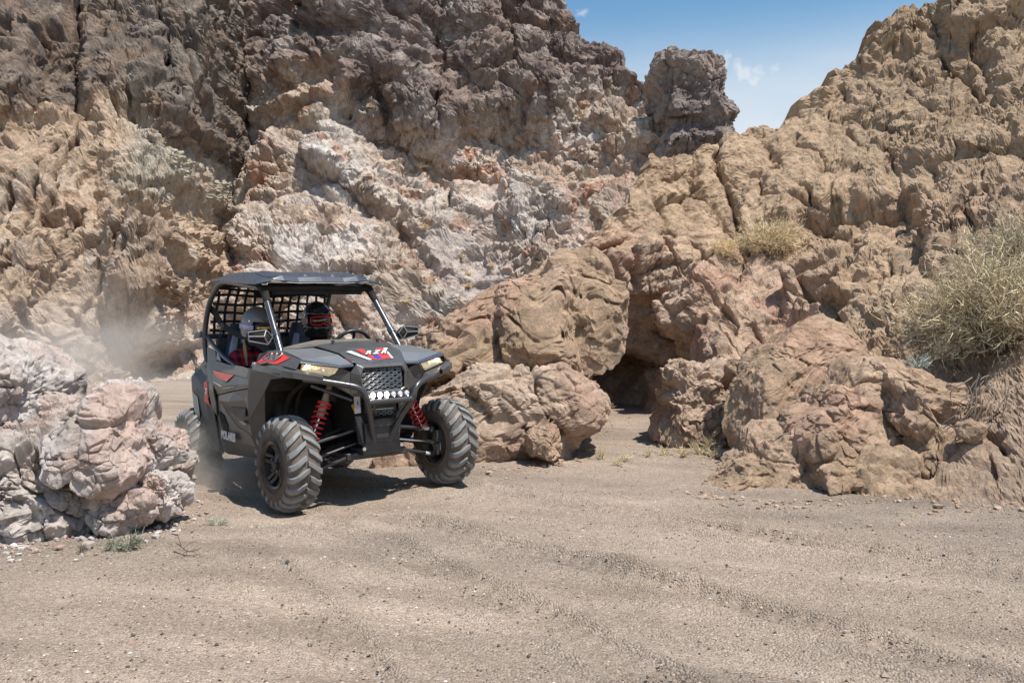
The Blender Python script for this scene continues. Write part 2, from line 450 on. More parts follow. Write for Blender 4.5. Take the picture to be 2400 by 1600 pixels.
# ---- A: the high pale slope with dark crags behind the vehicle
A_BLUFF = [(780, -400), (700, -20), (590, 60), (560, 200), (640, 235), (740, 175), (800, 165), (832, 280), (960, 312), (1040, 340), (1110, 300), (1200, 300), (1305, 335), (1360, 260), (1420, 215), (1500, 200), (1320, 60), (1290, -400)]
A_SCREE = [(400, 330), (470, 150), (560, 230), (640, 330), (560, 450), (500, 620), (420, 700), (380, 560)]
A_GREY = [(960, 520), (1120, 540), (1230, 640), (1290, 660), (1150, 730), (1050, 700)]
A_RIDGE = [(560, 450), (760, 190), (830, 330), (800, 440), (700, 560), (800, 700), (720, 760), (560, 700), (520, 600)]
A_RED = [(1000, 320), (1200, 310), (1440, 360), (1560, 330), (1480, 440), (1400, 560), (1220, 470), (1010, 420)]
def featsA(P, qx, qy):
    z = zones(qx, qy, [(A_BLUFF, 16, 1.0), (A_RIDGE, 60, .5), (A_SCREE, 40, -.7), (A_GREY, 40, -.5),
        ([(1200, 400), (1290, 380), (1340, 500), (1420, 560), (1330, 640), (1240, 620), (1180, 500)], 25, .55),
        ([(1110, 100), (1230, 120), (1330, 230), (1290, 290), (1180, 270), (1090, 200)], 14, .35),
        ([(860, 180), (1010, 160), (1060, 230), (1000, 300), (870, 280)], 14, .3),
        ([(1000, 380), (950, 500), (1060, 640), (1140, 500)], 30, .3)])
    k = cracks(qx, qy, [([(1020, 60), (1030, 200), (1000, 330)], 6, .6), ([(820, 170), (900, 230), (1000, 290), (1040, 340)], 6, .5), ([(1180, 140), (1220, 230), (1300, 300)], 7, .5),
                        ([(700, 0), (760, 90), (780, 180)], 7, .5), ([(880, 0), (900, 80), (1010, 130), (1090, 160)], 6, .4), ([(1230, 20), (1180, 120)], 6, .4),
                        ([(1320, 110), (1300, 190), (1330, 260)], 6, .4), ([(1420, 200), (1400, 330), (1460, 400)], 6, .3)])
    scree = sstep(-30, 40, poly_sdf(qx, qy, A_SCREE))+sstep(-30, 40, poly_sdf(qx, qy, A_GREY))
    scree = np.clip(scree, 0, 1)
    bl = sstep(-10, 20, poly_sdf(qx, qy, A_BLUFF))
    rough = 1-.75*scree
    f1, r1, _ = facets(P, .28, .95, 1, stretch=TILT, crack=.3)
    f2, r2, e2 = facets(P, .75, .38, 2, stretch=TILT, crack=.5)
    n = .8*fbm(P*.22, 3, 5)
    return z+k+n+rough*(f1+f2), (scree, bl)
def fineA(P, mk):
    scree, bl = mk
    rough = 1-.65*scree
    f2, r2 = crystal(P, .9, .34, 8, stretch=TILT)
    f3, r3 = crystal(P, 2.0, .22, 3, sign=-1)
    f4, r4 = crystal(P, 4.3, .13, 4)
    f5, r5 = crystal(P, 8.5, .05, 5, sign=-1)
    fk, rk, _ = facets(P, 3.0, .17, 10, crack=.6, cw=.14, cont=.12)
    fl, rl, _ = facets(P, 7.0, .05, 11, crack=.5, cw=.2, cont=.16)
    fj, rj, e2 = facets(P, 1.6, .10, 9, crack=.8, cw=.12, cont=.10)
    rg = .22+.70*sstep(-.22, .28, perlin(P*.45, 77)+.4*perlin(P*1.3, 78))
    n = .045*fbm(P*3.0, 4, 6, gain=.72)
    return n+rough*(f2+f3+fj+fk*rg)+(f4*(.5+.5*rg)+f5*rg+fl*rg)*(.5+.5*rough), (r2, r2, r3, r4, scree, bl, e2)
PINK = (.49, .345, .27); WHITE = (.52, .46, .405); TAN = (.46, .34, .23); PURP = (.155, .115, .10); RUST = (.36, .19, .11); GREYP = (.44, .385, .355)
def colA(P, qx, qy, info, N):
    r1, r2, r3, r4, scree, bl, e2 = info
    c = np.tile(np.array((.44, .355, .28), np.float32), (len(P), 1))
    n1 = perlin(P*.33, 21); n2 = perlin(P*.8, 22); n3 = perlin(P*2.1, 23)
    c = mixc(c, sstep(-.25, .25, n1+.4*n2)*.8, WHITE)
    c = mixc(c, sstep(.05, .4, n2+.6*n3)*.55, PINK)
    c = mixc(c, sstep(.12, .4, perlin(P*.55+9, 24))*.55*(1-sstep(650, 900, qx)*.4), TAN)
    c = mixc(c, sstep(-20, 60, poly_sdf(qx, qy, A_RED))*sstep(-.25, .2, n2+n3)*.65, (.47, .28, .19))
    c = mixc(c, sstep(.28, .42, perlin(P*.9+4, 25)+.4*n3)*.6, RUST)
    c = mixc(c, scree*.75, GREYP)
    c = mixc(c, (r2 > .93)*.6, (.58, .53, .49))
    # dark desert varnish on the crags at the top
    up = sstep(340, 120, qy+60*n2+90*n1)*sstep(560, 480, qx)*.9
    c = mixc(c, np.maximum(bl*(.80+.5*n3), up), PURP)
    c = mixc(c, bl*sstep(.1, .35, n2)*.4, (.25, .17, .13))
    c = mixc(c, sstep(1350, 1420, qx)*sstep(230, 180, qy)*.7, PURP)
    c = mixc(c, (r3 > .80)*.35, (.20, .15, .125))
    c *= (.83+.34*r3+.16*(r4-.5))[:, None]
    return c
skyA = [(-500, -200), (1180, -200), (1260, -60), (1285, -20), (1300, 40), (1335, 85), (1400, 98), (1445, 135), (1480, 185), (1530, 210), (1600, 260), (1720, 330), (1900, 420), (2100, 500)]
baseA = [(-500, 930), (2100, 930)]
depA = [(-400, 930, 19), (0, 930, 19), (400, 925, 19), (700, 925, 19.5), (1000, 920, 20), (1300, 920, 20), (1700, 920, 21), (2000, 920, 22),
        (-300, 600, 22.5), (400, 640, 23.5), (800, 640, 22.6), (1200, 650, 23.5), (1600, 600, 24.5), (2000, 600, 25),
        (0, 300, 27.5), (480, 300, 29.5), (800, 330, 27), (1100, 330, 28), (1500, 330, 27), (1800, 400, 27),
        (0, 0, 33), (500, 0, 34), (800, 20, 30), (1100, 30, 31), (1300, 60, 31.5), (1500, 210, 29.5), (0, -420, 42), (800, -420, 38), (1200, -400, 38), (1750, 330, 28)]
CLIFF_A = sheet('canyon_slope', ROCK_FAR, (120, 1900), baseA, skyA, depA, int(450*PREVIEW), int(750*PREVIEW), (featsA, fineA), colA)
tag(CLIFF_A, 'high pale pinkish canyon slope with dark purple crags along its top')

# ---- B: tan cliff with slanting joints at the left
B_DARK = [(-600, -500), (900, -500), (900, 420), (455, 340), (395, 330), (300, 240), (200, 255), (120, 235), (60, 265), (-600, 150)]
B_JOINTS = [([(200, 260), (90, 440), (40, 560), (-10, 700)], 7, .8), ([(140, 430), (70, 560), (0, 640)], 6, .5), ([(195, 480), (120, 640), (60, 760), (-10, 860)], 7, .8),
            ([(150, 300), (60, 400), (-30, 560)], 5, .6), ([(300, 490), (250, 640), (180, 760)], 6, .4), ([(255, 690), (225, 800)], 9, .35),
            ([(90, 510), (180, 530), (250, 500)], 5, .35), ([(60, 640), (130, 650), (200, 600)], 5, .3), ([(380, 60), (400, 200), (430, 310)], 8, .7), ([(180, 20), (190, 120), (170, 250)], 9, .7),
            ([(300, 240), (330, 330), (380, 350)], 6, .4), ([(170, 400), (240, 370)], 5, .3)]
def featsB(P, qx, qy):
    k = cracks(qx, qy, B_JOINTS)
    z = zones(qx, qy, [([(-500, 150), (60, 265), (200, 255), (300, 240), (420, 320), (470, 200), (520, -500), (-500, -500)], 16, .7),
                       ([(90, 120), (200, 130), (190, 260), (80, 250)], 14, -.8), ([(230, 250), (380, 320), (380, 470), (250, 480)], 20, .35),
                       ([(240, 520), (380, 520), (390, 660), (330, 720), (250, 650)], 16, .45), ([(80, 700), (240, 690), (250, 880), (60, 860)], 25, .3),
                       ([(235, 700), (350, 720), (330, 860), (245, 860)], 15, -.6)])
    d = sstep(-10, 20, poly_sdf(qx, qy, B_DARK))
    f1, r1, _ = facets(P, .42, .65, 31, crack=.3)
    f2, r2, e2 = facets(P, 1.05, .24, 32, crack=.5)
    return z+k+.45*fbm(P*.35, 3, 35)+f1+f2, (d,)
def fineB(P, mk):
    f2, r2 = crystal(P, 1.2, .26, 38)
    f3, r3 = crystal(P, 2.8, .14, 33, sign=-1)
    f4, r4 = crystal(P, 6.2, .07, 34)
    fk, rk, _ = facets(P, 3.6, .13, 30, crack=.6, cw=.14, cont=.12)
    fl, rl, _ = facets(P, 8.5, .04, 29, crack=.5, cw=.2, cont=.16)
    fj, rj, e2 = facets(P, 1.1, .12, 39, crack=.8, cw=.10, cont=.10)
    rg = .20+.65*sstep(-.22, .28, perlin(P*.5, 77)+.4*perlin(P*1.3, 78))
    n = .035*fbm(P*3.6, 4, 36, gain=.72)
    return n+f2+f3+f4*(.4+.6*rg)+fj+(fk+fl)*rg, (r2, r2, r3, r4, mk[0])
def colB(P, qx, qy, info, N):
    r1, r2, r3, r4, d = info
    n1 = perlin(P*.5, 41); n2 = perlin(P*1.1, 42); n3 = perlin(P*3, 43)
    c = np.tile(np.array((.395, .29, .205), np.float32), (len(P), 1))
    c = mixc(c, sstep(-.1, .3, n1+.4*n2)*.6, (.42, .355, .29))
    c = mixc(c, sstep(240, 330, qx+60*n2)*sstep(520, 420, qy)*.75, (.39, .355, .29))
    c = mixc(c, sstep(.1, .4, n2+.4*n3)*.45, (.33, .21, .14))
    c = mixc(c, sstep(650, 780, qy+70*n1)*.65, (.50, .41, .34))
    c = mixc(c, sstep(-20, 30, poly_sdf(qx, qy, [(230, 520), (390, 520), (390, 680), (330, 740), (240, 680)]))*.5, (.24, .17, .125))
    c = mixc(c, d*(.85+.4*n3), (.125, .098, .082))
    c = mixc(c, d*sstep(-.05, .3, n2)*.5, (.22, .15, .105))
    c *= (.83+.34*r3+.2*(r4-.5))[:, None]
    return c
def postB(P, qx, qy):
    # the cliff ends at a corner: beyond it the face turns back into the slope
    edge = np.interp(qy, [-500, 0, 60, 150, 300, 330, 400, 640, 700, 730, 800, 870, 930], [520, 505, 490, 455, 450, 400, 388, 380, 352, 372, 330, 245, 230])
    e = np.clip(qx-edge, 0, None)
    P = P.copy()
    P[:, 1] += e*.075
    P[:, 0] -= e*.0118
    return P
depB = [(-500, 900, 15.5), (-100, 900, 16), (200, 900, 17), (500, 900, 18), (-500, 500, 17), (0, 500, 18.5), (300, 500, 19.5), (500, 520, 21), (-500, 0, 22), (0, 50, 24), (300, 50, 25), (520, 0, 27),
        (0, 280, 20.5), (350, 280, 21.5), (-500, -500, 30), (0, -500, 32), (600, -500, 34), (120, 700, 17.2), (330, 700, 18)]
CLIFF_B = sheet('cliff', ROCK_FAR, (-220, 600), [(-520, 930), (640, 930)], [(-520, -200), (640, -200)], depB, int(430*PREVIEW), int(340*PREVIEW), (featsB, fineB), colB, post=postB)
tag(CLIFF_B, 'tan cliff with slanting dark joints rising out of frame at the left')

# ---- pinnacle on the skyline
def cube_sphere(n):
    t = np.tan(np.linspace(-1, 1, n+1)*math.pi/4)
    a, b = np.meshgrid(t, t)
    o = np.ones_like(a); out = []; F = []; k = 0
    for f in ((o, a, b), (-o, -a, b), (-a, o, b), (a, -o, b), (-b, a, o), (b, a, -o)):
        V = np.stack(f, -1).reshape(-1, 3); out.append(V/np.linalg.norm(V, axis=1)[:, None])
        F.append(grid_faces(n+1, n+1)+k); k += len(V)
    return np.concatenate(out), np.concatenate(F)
def rock_mass(name, outline, depth, thick, mat, n, fx, colour, lean=(0, 0), box=.75, grow=1.045, cuts=(26, .80, .97)):
    """closed boulder: outline in photo pixels gives width and height at its own distance, thick its depth in metres"""
    n = max(8, int(n*.82))
    S, F = cube_sphere(n)
    S = S+np.array([0, -.45, 0]); S /= np.linalg.norm(S, axis=1)[:, None]          # more vertices on the open side than on the buried one
    o = np.array(outline, float)
    # resample and round the outline
    cx, cy = o[:, 0].mean(), o[:, 1].mean()
    ang = np.arctan2(o[:, 1]-cy, o[:, 0]-cx); rad = np.hypot(o[:, 1]-cy, o[:, 0]-cx)
    k = np.argsort(ang); ang, rad = ang[k], rad[k]
    ang = np.r_[ang[-1]-2*math.pi, ang, ang[0]+2*math.pi]; rad = np.r_[rad[-1], rad, rad[0]]
    th = np.arctan2(-S[:, 2], S[:, 0])
    tg = np.linspace(-math.pi, math.pi, 361)[:-1]
    rg = np.interp(tg, ang, rad); kern = np.exp(-(np.arange(-14, 15)/5.0)**2); kern /= kern.sum()
    rg = np.convolve(np.r_[rg[-14:], rg, rg[:14]], kern, 'valid')
    rb = np.interp(th, np.r_[tg, math.pi], np.r_[rg, rg[0]])
    rs = np.clip(np.hypot(S[:, 0], S[:, 2]), 0, 1)
    rr = rs**box
    px = cx+np.cos(th)*rb*rr; py = cy+np.sin(th)*rb*rr
    P = Uv(px, py, np.full(len(px), float(depth)))
    m = depth/FPX
    P[:, 1] += np.sign(S[:, 1])*np.abs(S[:, 1])**(.5+.5*box)*thick + lean[0]*(px-cx)*m + lean[1]*(cy-py)*m
    # break the mass into flat fracture faces with sharp edges
    rs_ = np.random.default_rng(int(abs(outline[0][0]*7+outline[1][1]*13)))
    pn = rs_.normal(size=(cuts[0], 3)); pn /= np.linalg.norm(pn, axis=1)[:, None]
    pd = rs_.uniform(cuts[1], cuts[2], cuts[0])
    dots = S@pn.T
    cut = np.where(dots > .05, pd[None]/np.maximum(dots, .05), 9).min(1)
    cut = np.minimum(cut, 1.04)
    C0 = Uv(np.array([cx]), np.array([cy]), np.array([float(depth)]))[0]
    P = C0+(P-C0)*(cut*grow)[:, None]
    Nn = np.stack([S[:, 0]/(np.ptp(px)*m), S[:, 1]/(2*thick), S[:, 2]/(np.ptp(py)*m)], -1); Nn /= np.linalg.norm(Nn, axis=1)[:, None]
    qx = px+8*perlin(P*2.5, 71)+4*perlin(P*8, 72); qy = py+8*perlin(P*2.5, 73)+4*perlin(P*8, 74)
    d, info = fx(P, qx, qy)
    front = sstep(.6, -.3, S[:, 1])
    c = colour(P, qx, qy, info, Nn)
    P = P+Nn*d[:, None]
    # weld cube seams
    key = np.round(S, 4); _, inv, = np.unique(key, axis=0, return_inverse=True)[0:2]
    inv = inv.ravel(); nu = inv.max()+1
    Pw = np.zeros((nu, 3)); cw = np.zeros((nu, 3)); cnt = np.bincount(inv, minlength=nu)[:, None]
    for q in range(3):
        Pw[:, q] = np.bincount(inv, P[:, q], nu); cw[:, q] = np.bincount(inv, c[:, q], nu)
    Pw /= cnt; cw /= cnt
    # origin at the thing's base
    base = np.array([Pw[:, 0].mean(), Pw[:, 1].mean(), Pw[:, 2].min()])
    ob = np_mesh(name, Pw-base, inv[F], mat, col=cw)
    ob.location = base
    return ob

def fx_gen(f, amp, seed, cr=(), zn=(), noise=.12, rough=1.0, st=None):
    def fx(P, qx, qy):
        a1, r1, _ = facets(P, f, amp*.6, seed, crack=.3, stretch=st, cont=.08, cw=.06)
        a2, r2 = crystal(P, f*1.7, amp*.75, seed+1, sign=-1)
        a3, r3 = crystal(P, f*4.2, amp*.30*rough, seed+2)
        a4, r4 = crystal(P, f*10, amp*.14*rough, seed+3, sign=-1)
        a6, _r, _e = facets(P, f*6, amp*.20*rough, seed+7, crack=.6, cw=.16, cont=.12)
        a4 = a4+a6
        a5, r5, _ = facets(P, f*2.6, amp*.20, seed+4, crack=.9, cw=.08, cont=.10)
        d = a1+a2+a3+a4+a5+.5*noise*fbm(P*f*.8, 3, seed+5)+.010*rough*fbm(P*10, 3, seed+6, gain=.7)
        if cr: d = d+cracks(qx, qy, [(a, b*.62, c*1.1) for a, b, c in cr])
        if zn: d = d+zones(qx, qy, zn)
        return d, (r1, r2, r3, r4)
    return fx
def col_gen(base, alts, seed, var=.3):
    def cf(P, qx, qy, info, N):
        r1, r2, r3, r4 = info
        c = np.tile(np.array(base, np.float32), (len(P), 1))
        for i, (col, f, lo, hi, w) in enumerate(alts):
            c = mixc(c, sstep(lo, hi, perlin(P*f, seed+i)+.35*perlin(P*f*3.3, seed+50+i))*w, col)
        c *= (1-var/2+var*r3+.12*(r4-.5)+.10*(r2-.5))[:, None]
        return c
    return cf
PIN = rock_mass('rock_pinnacle', [(1545, 150), (1580, 138), (1640, 142), (1665, 155), (1682, 190), (1676, 235), (1698, 275), (1712, 330), (1720, 400), (1600, 460), (1520, 400), (1545, 330), (1535, 260), (1528, 200)], 27.5, 1.9, ROCK_FAR, int(72*PREVIEW),
    fx_gen(.8, .42, 90, noise=.3, zn=[([(1545, 345), (1700, 330), (1740, 480), (1500, 480)], 15, .25)]),
    col_gen((.19, .155, .14), [((.30, .25, .215), 1.0, -.15, .25, .75), ((.32, .22, .17), .7, .15, .35, .35)], 300))
tag(PIN, 'dark craggy rock pinnacle standing on the skyline left of the small cloud', 'rock pinnacle')

# ---- D: brown ridge on the right
skyD = [(930, 905), (975, 850), (1010, 815), (1080, 760), (1180, 705), (1290, 640), (1350, 610), (1395, 580), (1430, 520), (1465, 455), (1515, 415), (1540, 400), (1620, 372), (1690, 345), (1702, 320), (1745, 298),
        (1830, 280), (1858, 262), (1900, 246), (1945, 224), (1958, 190), (1985, 155), (2030, 130), (2038, 90), (2065, 78), (2090, 40), (2130, 0), (2150, 5), (2185, 18), (2205, 35), (2225, 30), (2232, 5), (2260, -30), (2330, -90), (2600, -200)]
baseD = [(930, 1030), (1100, 1120), (1400, 1110), (1440, 1090), (1530, 1090), (1600, 1130), (1700, 1190), (1900, 1270), (2100, 1330), (2250, 1360), (2600, 1480)]
depD = [(950, 930, 10.5), (1000, 850, 10.5), (1100, 1000, 10), (1400, 980, 12.1), (1450, 960, 13.2), (1600, 1000, 11.1), (1750, 1060, 8.9), (2000, 1140, 7.1), (2250, 1200, 6.1), (2600, 1300, 5.0),
        (1200, 750, 11.3), (1350, 620, 12.3), (1450, 650, 13.2), (1450, 850, 13.6), (1600, 800, 12.4), (1600, 600, 13.6), (1550, 430, 15), (1700, 340, 16.6), (1700, 500, 14.6), (1900, 800, 10.6), (1900, 560, 12.8),
        (1900, 400, 14.8), (1900, 260, 17.3), (2200, 900, 8.3), (2200, 600, 10.6), (2200, 450, 12.3), (2200, 250, 15), (2150, 10, 18.5), (2500, 900, 6.9), (2500, 600, 8.8), (2500, 300, 12.2), (2500, -100, 18), (2100, 1330, 6.2), (2400, 1400, 5.3), (1850, 1290, 7.6), (1650, 1200, 9.6), (1450, 1150, 13.2), (1100, 1150, 9.9)]
D_CRACKS = [([(1693, 330), (1700, 400), (1715, 470), (1740, 510)], 8, .55), ([(1706, 415), (1760, 405), (1810, 385), (1828, 400)], 5, .28), ([(1735, 315), (1800, 345), (1825, 370), (1830, 400), (1880, 430), (1900, 460)], 5, .30),
            ([(1770, 395), (1785, 435), (1840, 445), (1895, 455)], 4, .22), ([(1870, 330), (1920, 365), (1960, 385)], 5, .25), ([(1525, 410), (1560, 440), (1600, 425), (1640, 400)], 5, .32), ([(1625, 370), (1640, 440), (1600, 470), (1545, 470)], 5, .26),
            ([(1545, 470), (1565, 540), (1640, 590), (1700, 640)], 6, .35), ([(1640, 440), (1720, 520), (1740, 600), (1690, 640)], 5, .25), ([(1430, 600), (1440, 680), (1470, 720)], 6, .35), ([(1470, 600), (1490, 680)], 5, .28),
            ([(1530, 560), (1590, 640), (1620, 680), (1650, 690)], 6, .4), ([(1700, 555), (1640, 620)], 5, .25), ([(1400, 590), (1480, 560), (1560, 555)], 6, .3),
            ([(1740, 510), (1850, 475), (1960, 470), (2060, 440), (2110, 425)], 9, .55), ([(1950, 270), (2010, 330), (2090, 360), (2100, 420)], 6, .35), ([(2010, 190), (2080, 170), (2150, 110)], 6, .3), ([(1960, 230), (2060, 250), (2130, 200), (2200, 180)], 5, .28),
            ([(2180, 40), (2200, 120), (2290, 200), (2360, 230)], 7, .35), ([(2250, 30), (2230, 90), (2300, 110), (2400, 80)], 7, .4), ([(2100, 200), (2200, 260), (2330, 290)], 5, .25), ([(2100, 100), (2170, 160), (2280, 160)], 5, .25),
            ([(2250, 450), (2300, 460), (2390, 410)], 10, .7), ([(2270, 480), (2280, 560)], 9, .45), ([(1930, 640), (2000, 620), (2050, 600)], 6, .25), ([(1830, 600), (1900, 650), (1960, 700)], 6, .3), ([(2080, 600), (2040, 680), (2060, 620)], 7, .3),
            ([(1640, 700), (1730, 740), (1700, 800)], 6, .25), ([(1540, 700), (1620, 690)], 6, .3), ([(1500, 800), (1600, 790), (1660, 760)], 5, .25), ([(1760, 720), (1750, 830), (1800, 800)], 7, .3), ([(1890, 660), (1960, 680), (1960, 750), (1900, 780)], 9, .45),
            ([(2130, 900), (2110, 1000), (2110, 1080)], 7, .35), ([(2260, 920), (2250, 1040), (2160, 1180)], 9, .45), ([(2360, 1060), (2300, 1040), (2280, 980)], 6, .3), ([(2330, 1080), (2335, 1130)], 5, .2)]
D_CAVE = [(1398, 885), (1425, 848), (1460, 838), (1530, 872), (1535, 905), (1520, 1000), (1475, 1000), (1398, 980)]
D_HOLLOW = [(1450, 690), (1535, 700), (1560, 760), (1600, 800), (1560, 880), (1450, 850), (1430, 800), (1455, 740)]
D_BRUSH = [(1860, 470), (2110, 430), (2150, 480), (1980, 520), (1900, 500)]
def featsD(P, qx, qy):
    k = cracks(qx, qy, D_CRACKS)
    z = zones(qx, qy, [(D_HOLLOW, 14, -.25), (D_BRUSH, 14, -.35), ([(1700, 510), (1900, 480), (2000, 520), (1960, 640), (1860, 660), (1760, 700), (1700, 640)], 22, -.35),
        ([(1750, 720), (1880, 640), (1970, 690), (1960, 760), (1860, 800), (1760, 860), (1700, 850)], 20, -.45), ([(1560, 690), (1660, 650), (1690, 700), (1640, 770), (1520, 800), (1550, 740)], 12, .30),
        ([(1830, 610), (1960, 590), (1980, 640), (1900, 700), (1830, 690)], 12, .35), ([(2130, 450), (2180, 440), (2190, 480), (2130, 500)], 10, .25),
        ([(1425, 590), (1560, 560), (1600, 640), (1530, 700), (1450, 690)], 10, .25), ([(2180, 0), (2300, -50), (2420, 60), (2360, 150), (2240, 110)], 12, .4), ([(2030, 80), (2110, 60), (2130, 110), (2040, 140)], 10, .3)])
    st = np.array([[.8, .2, -.35], [.1, 1, .1], [.5, .1, .95]], np.float32)
    sm = sstep(-40, 20, poly_sdf(qx, qy, [(1440, 480), (1700, 320), (1860, 260), (2000, 300), (2080, 400), (1860, 480), (1740, 520), (1700, 650), (1560, 560), (1420, 600)]))
    right = sstep(1850, 2100, qx)*sstep(500, 350, qy)
    soil = sstep(2100, 2300, qx)*sstep(700, 1000, qy)
    f1, r1, _ = facets(P, .45, .42, 51, crack=.3)
    f2, r2, e2 = facets(P, 1.2, .16, 52, crack=.5)
    return z+k+.22*fbm(P*.5, 3, 55)+(f1*.8+f2)*(1-.6*sm)*(1-.6*soil), (sm, soil, right)
def fineD(P, mk):
    sm, soil, right = mk
    q = (1-.55*sm)*(1-.65*soil)
    f2, r2 = crystal(P, 1.5, .17, 58)
    f3, r3 = crystal(P, 3.4, .11, 53, sign=-1)
    f4, r4 = crystal(P, 7.5, .055, 54)
    f5, r5 = crystal(P, 16, .030, 59, sign=-1)
    fk, rk, _ = facets(P, 4.6, .075, 48, crack=.7, cw=.14, cont=.12)
    fl, rl, _ = facets(P, 11, .040, 47, crack=.5, cw=.2, cont=.16)
    fj, rj, e2 = facets(P, 1.5, .07, 52, crack=.8, cw=.09, cont=.10)
    rg = (.15+.75*sstep(-.2, .25, perlin(P*.6, 77)+.4*perlin(P*1.7, 78)))*(1-.55*sm)
    fj = fj+fk*rg*(1+.6*right)
    f5 = (f5+fl)*rg
    n = .028*fbm(P*5, 4, 57, gain=.72)+(.015+.04*right)*fbm(P*2.6, 4, 56, ridge=True)
    return n+(f2*.9+f3+fj)*q+(f4+f5)*(1-.4*soil)*(1-.15*sm), (r2, r2, r3, r4, sm, soil)
def postD(P, qx, qy):
    P = P.copy()
    c = sstep(-6, 16, poly_sdf(qx, qy, D_CAVE))
    P[:, 1] += 1.5*c
    return P
def colD(P, qx, qy, info, N):
    r1, r2, r3, r4, sm, soil = info
    n1 = perlin(P*.6, 61); n2 = perlin(P*1.4, 62); n3 = perlin(P*4, 63)
    c = np.tile(np.array((.40, .285, .19), np.float32), (len(P), 1))
    c = mixc(c, sstep(0, .35, n1+.4*n2)*.5, (.44, .325, .225))
    c = mixc(c, sstep(.05, .4, n2+.5*n3)*.4, (.31, .21, .135))
    low = sstep(480, 640, qy+60*n1)*sstep(1980, 1850, qx)
    c = mixc(c, low*.6, (.47, .34, .255))
    c = mixc(c, low*sstep(.05, .3, n2)*.5, (.40, .225, .165))
    c = mixc(c, sstep(520, 300, qy)*sstep(1850, 2050, qx)*.5, (.29, .215, .145))
    c = mixc(c, sstep(1000, 900, qx+0*qy)*0, TAN)
    c = mixc(c, soil*.7, (.34, .25, .185))
    c = mixc(c, sstep(2080, 2250, qx)*sstep(380, 520, qy)*(1-soil)*.4, (.33, .225, .16))
    c *= (.86+.28*r3+.15*(r4-.5))[:, None]
    return c
CLIFF_D = sheet('ridge', ROCK_TAN, (930, 2500), baseD, skyD, depD, int(445*PREVIEW), int(620*PREVIEW), (featsD, fineD), colD, back=((.3, -.02), (1.2, -.4), (3, -1.6), (6, -5), (8, -9)), post=postD)
tag(CLIFF_D, 'brown cracked rock ridge climbing to the right with a cave at its foot')

# ---- separate masses of rock at the foot of the ridge
dcol = col_gen((.375, .265, .178), [((.42, .30, .22), 1.1, -.05, .3, .5), ((.29, .19, .12), 1.6, .1, .4, .45), ((.43, .26, .19), .8, .12, .35, .4)], 320, .24)
pcol = col_gen((.41, .30, .22), [((.47, .365, .28), 1.1, -.05, .3, .6), ((.31, .20, .14), 1.6, .1, .4, .45), ((.44, .28, .21), .9, .12, .35, .4)], 330, .26)
X1 = []
for pl, dp, th_, n_, lab in (([(950, 870), (985, 815), (1040, 775), (1090, 735), (1190, 685), (1210, 760), (1205, 850), (1100, 855), (1050, 888), (990, 888)], 9.7, .7, 76, 'low brown ledge block sloping down behind the front right tyre'),
                          ([(1180, 690), (1262, 628), (1338, 590), (1356, 700), (1358, 800), (1352, 872), (1290, 868), (1196, 856), (1180, 780)], 9.85, .75, 80, 'middle brown ledge block between two upright cracks, left of the cave'),
                          ([(1330, 590), (1402, 590), (1430, 640), (1452, 720), (1446, 790), (1420, 842), (1388, 875), (1345, 872), (1332, 780)], 10.0, .75, 72, 'right brown ledge block overhanging the left side of the cave')):
    o = rock_mass('rock_ledge', pl, dp, th_, ROCK_TAN, int(n_*PREVIEW), fx_gen(1.0, .11, 110+n_, rough=1.35, noise=.10, cr=[([(1205, 740), (1250, 790)], 5, .10), ([(1290, 690), (1350, 700), (1440, 720)], 4, .08), ([(1080, 765), (1190, 745)], 4, .08), ([(1000, 850), (1190, 790)], 5, .07), ([(1215, 800), (1350, 770)], 4, .08), ([(1340, 640), (1430, 660)], 4, .08)]), dcol, lean=(.30, .42), box=.40, grow=1.16, cuts=(15, .70, .93))
    tag(o, lab, 'rock'); X1.append(o)
X2 = rock_mass('boulder', [(950, 960), (1000, 905), (1060, 872), (1150, 856), (1240, 872), (1330, 885), (1385, 920), (1402, 950), (1395, 985), (1345, 1010), (1325, 1050), (1240, 1085), (1120, 1090), (1000, 1090), (940, 1040)], 8.95, .75, ROCK_TAN, int(88*PREVIEW),
    fx_gen(1.3, .15, 120, noise=.14, cr=[([(1240, 870), (1260, 940), (1300, 1000)], 5, .12), ([(1090, 900), (1160, 960), (1290, 1000)], 5, .10), ([(1060, 900), (1080, 1010), (1100, 1080)], 5, .10)]), pcol, lean=(.25, .3), box=.5, grow=1.12, cuts=(18, .74, .95))
tag(X2, 'wide low pinkish boulder behind the front right tyre, under the ledge', 'boulder')
X2b = rock_mass('boulder', [(1228, 1010), (1270, 990), (1310, 1030), (1312, 1062), (1270, 1080), (1230, 1060)], 8.1, .22, ROCK_TAN, int(36*PREVIEW), fx_gen(2.2, .08, 125, noise=.05), dcol, box=.65)
tag(X2b, 'small brown boulder at the foot of the low pinkish boulder', 'boulder')
X3 = rock_mass('boulder', [(1555, 848), (1600, 838), (1650, 850), (1720, 900), (1745, 960), (1715, 1020), (1640, 1045), (1560, 1052), (1518, 1040), (1532, 960), (1548, 900)], 9.9, .6, ROCK_TAN, int(64*PREVIEW),
    fx_gen(1.8, .20, 130, noise=.12), pcol, lean=(.2, .2), box=.65)
tag(X3, 'knobbly upright pinkish rock just right of the cave mouth', 'boulder')
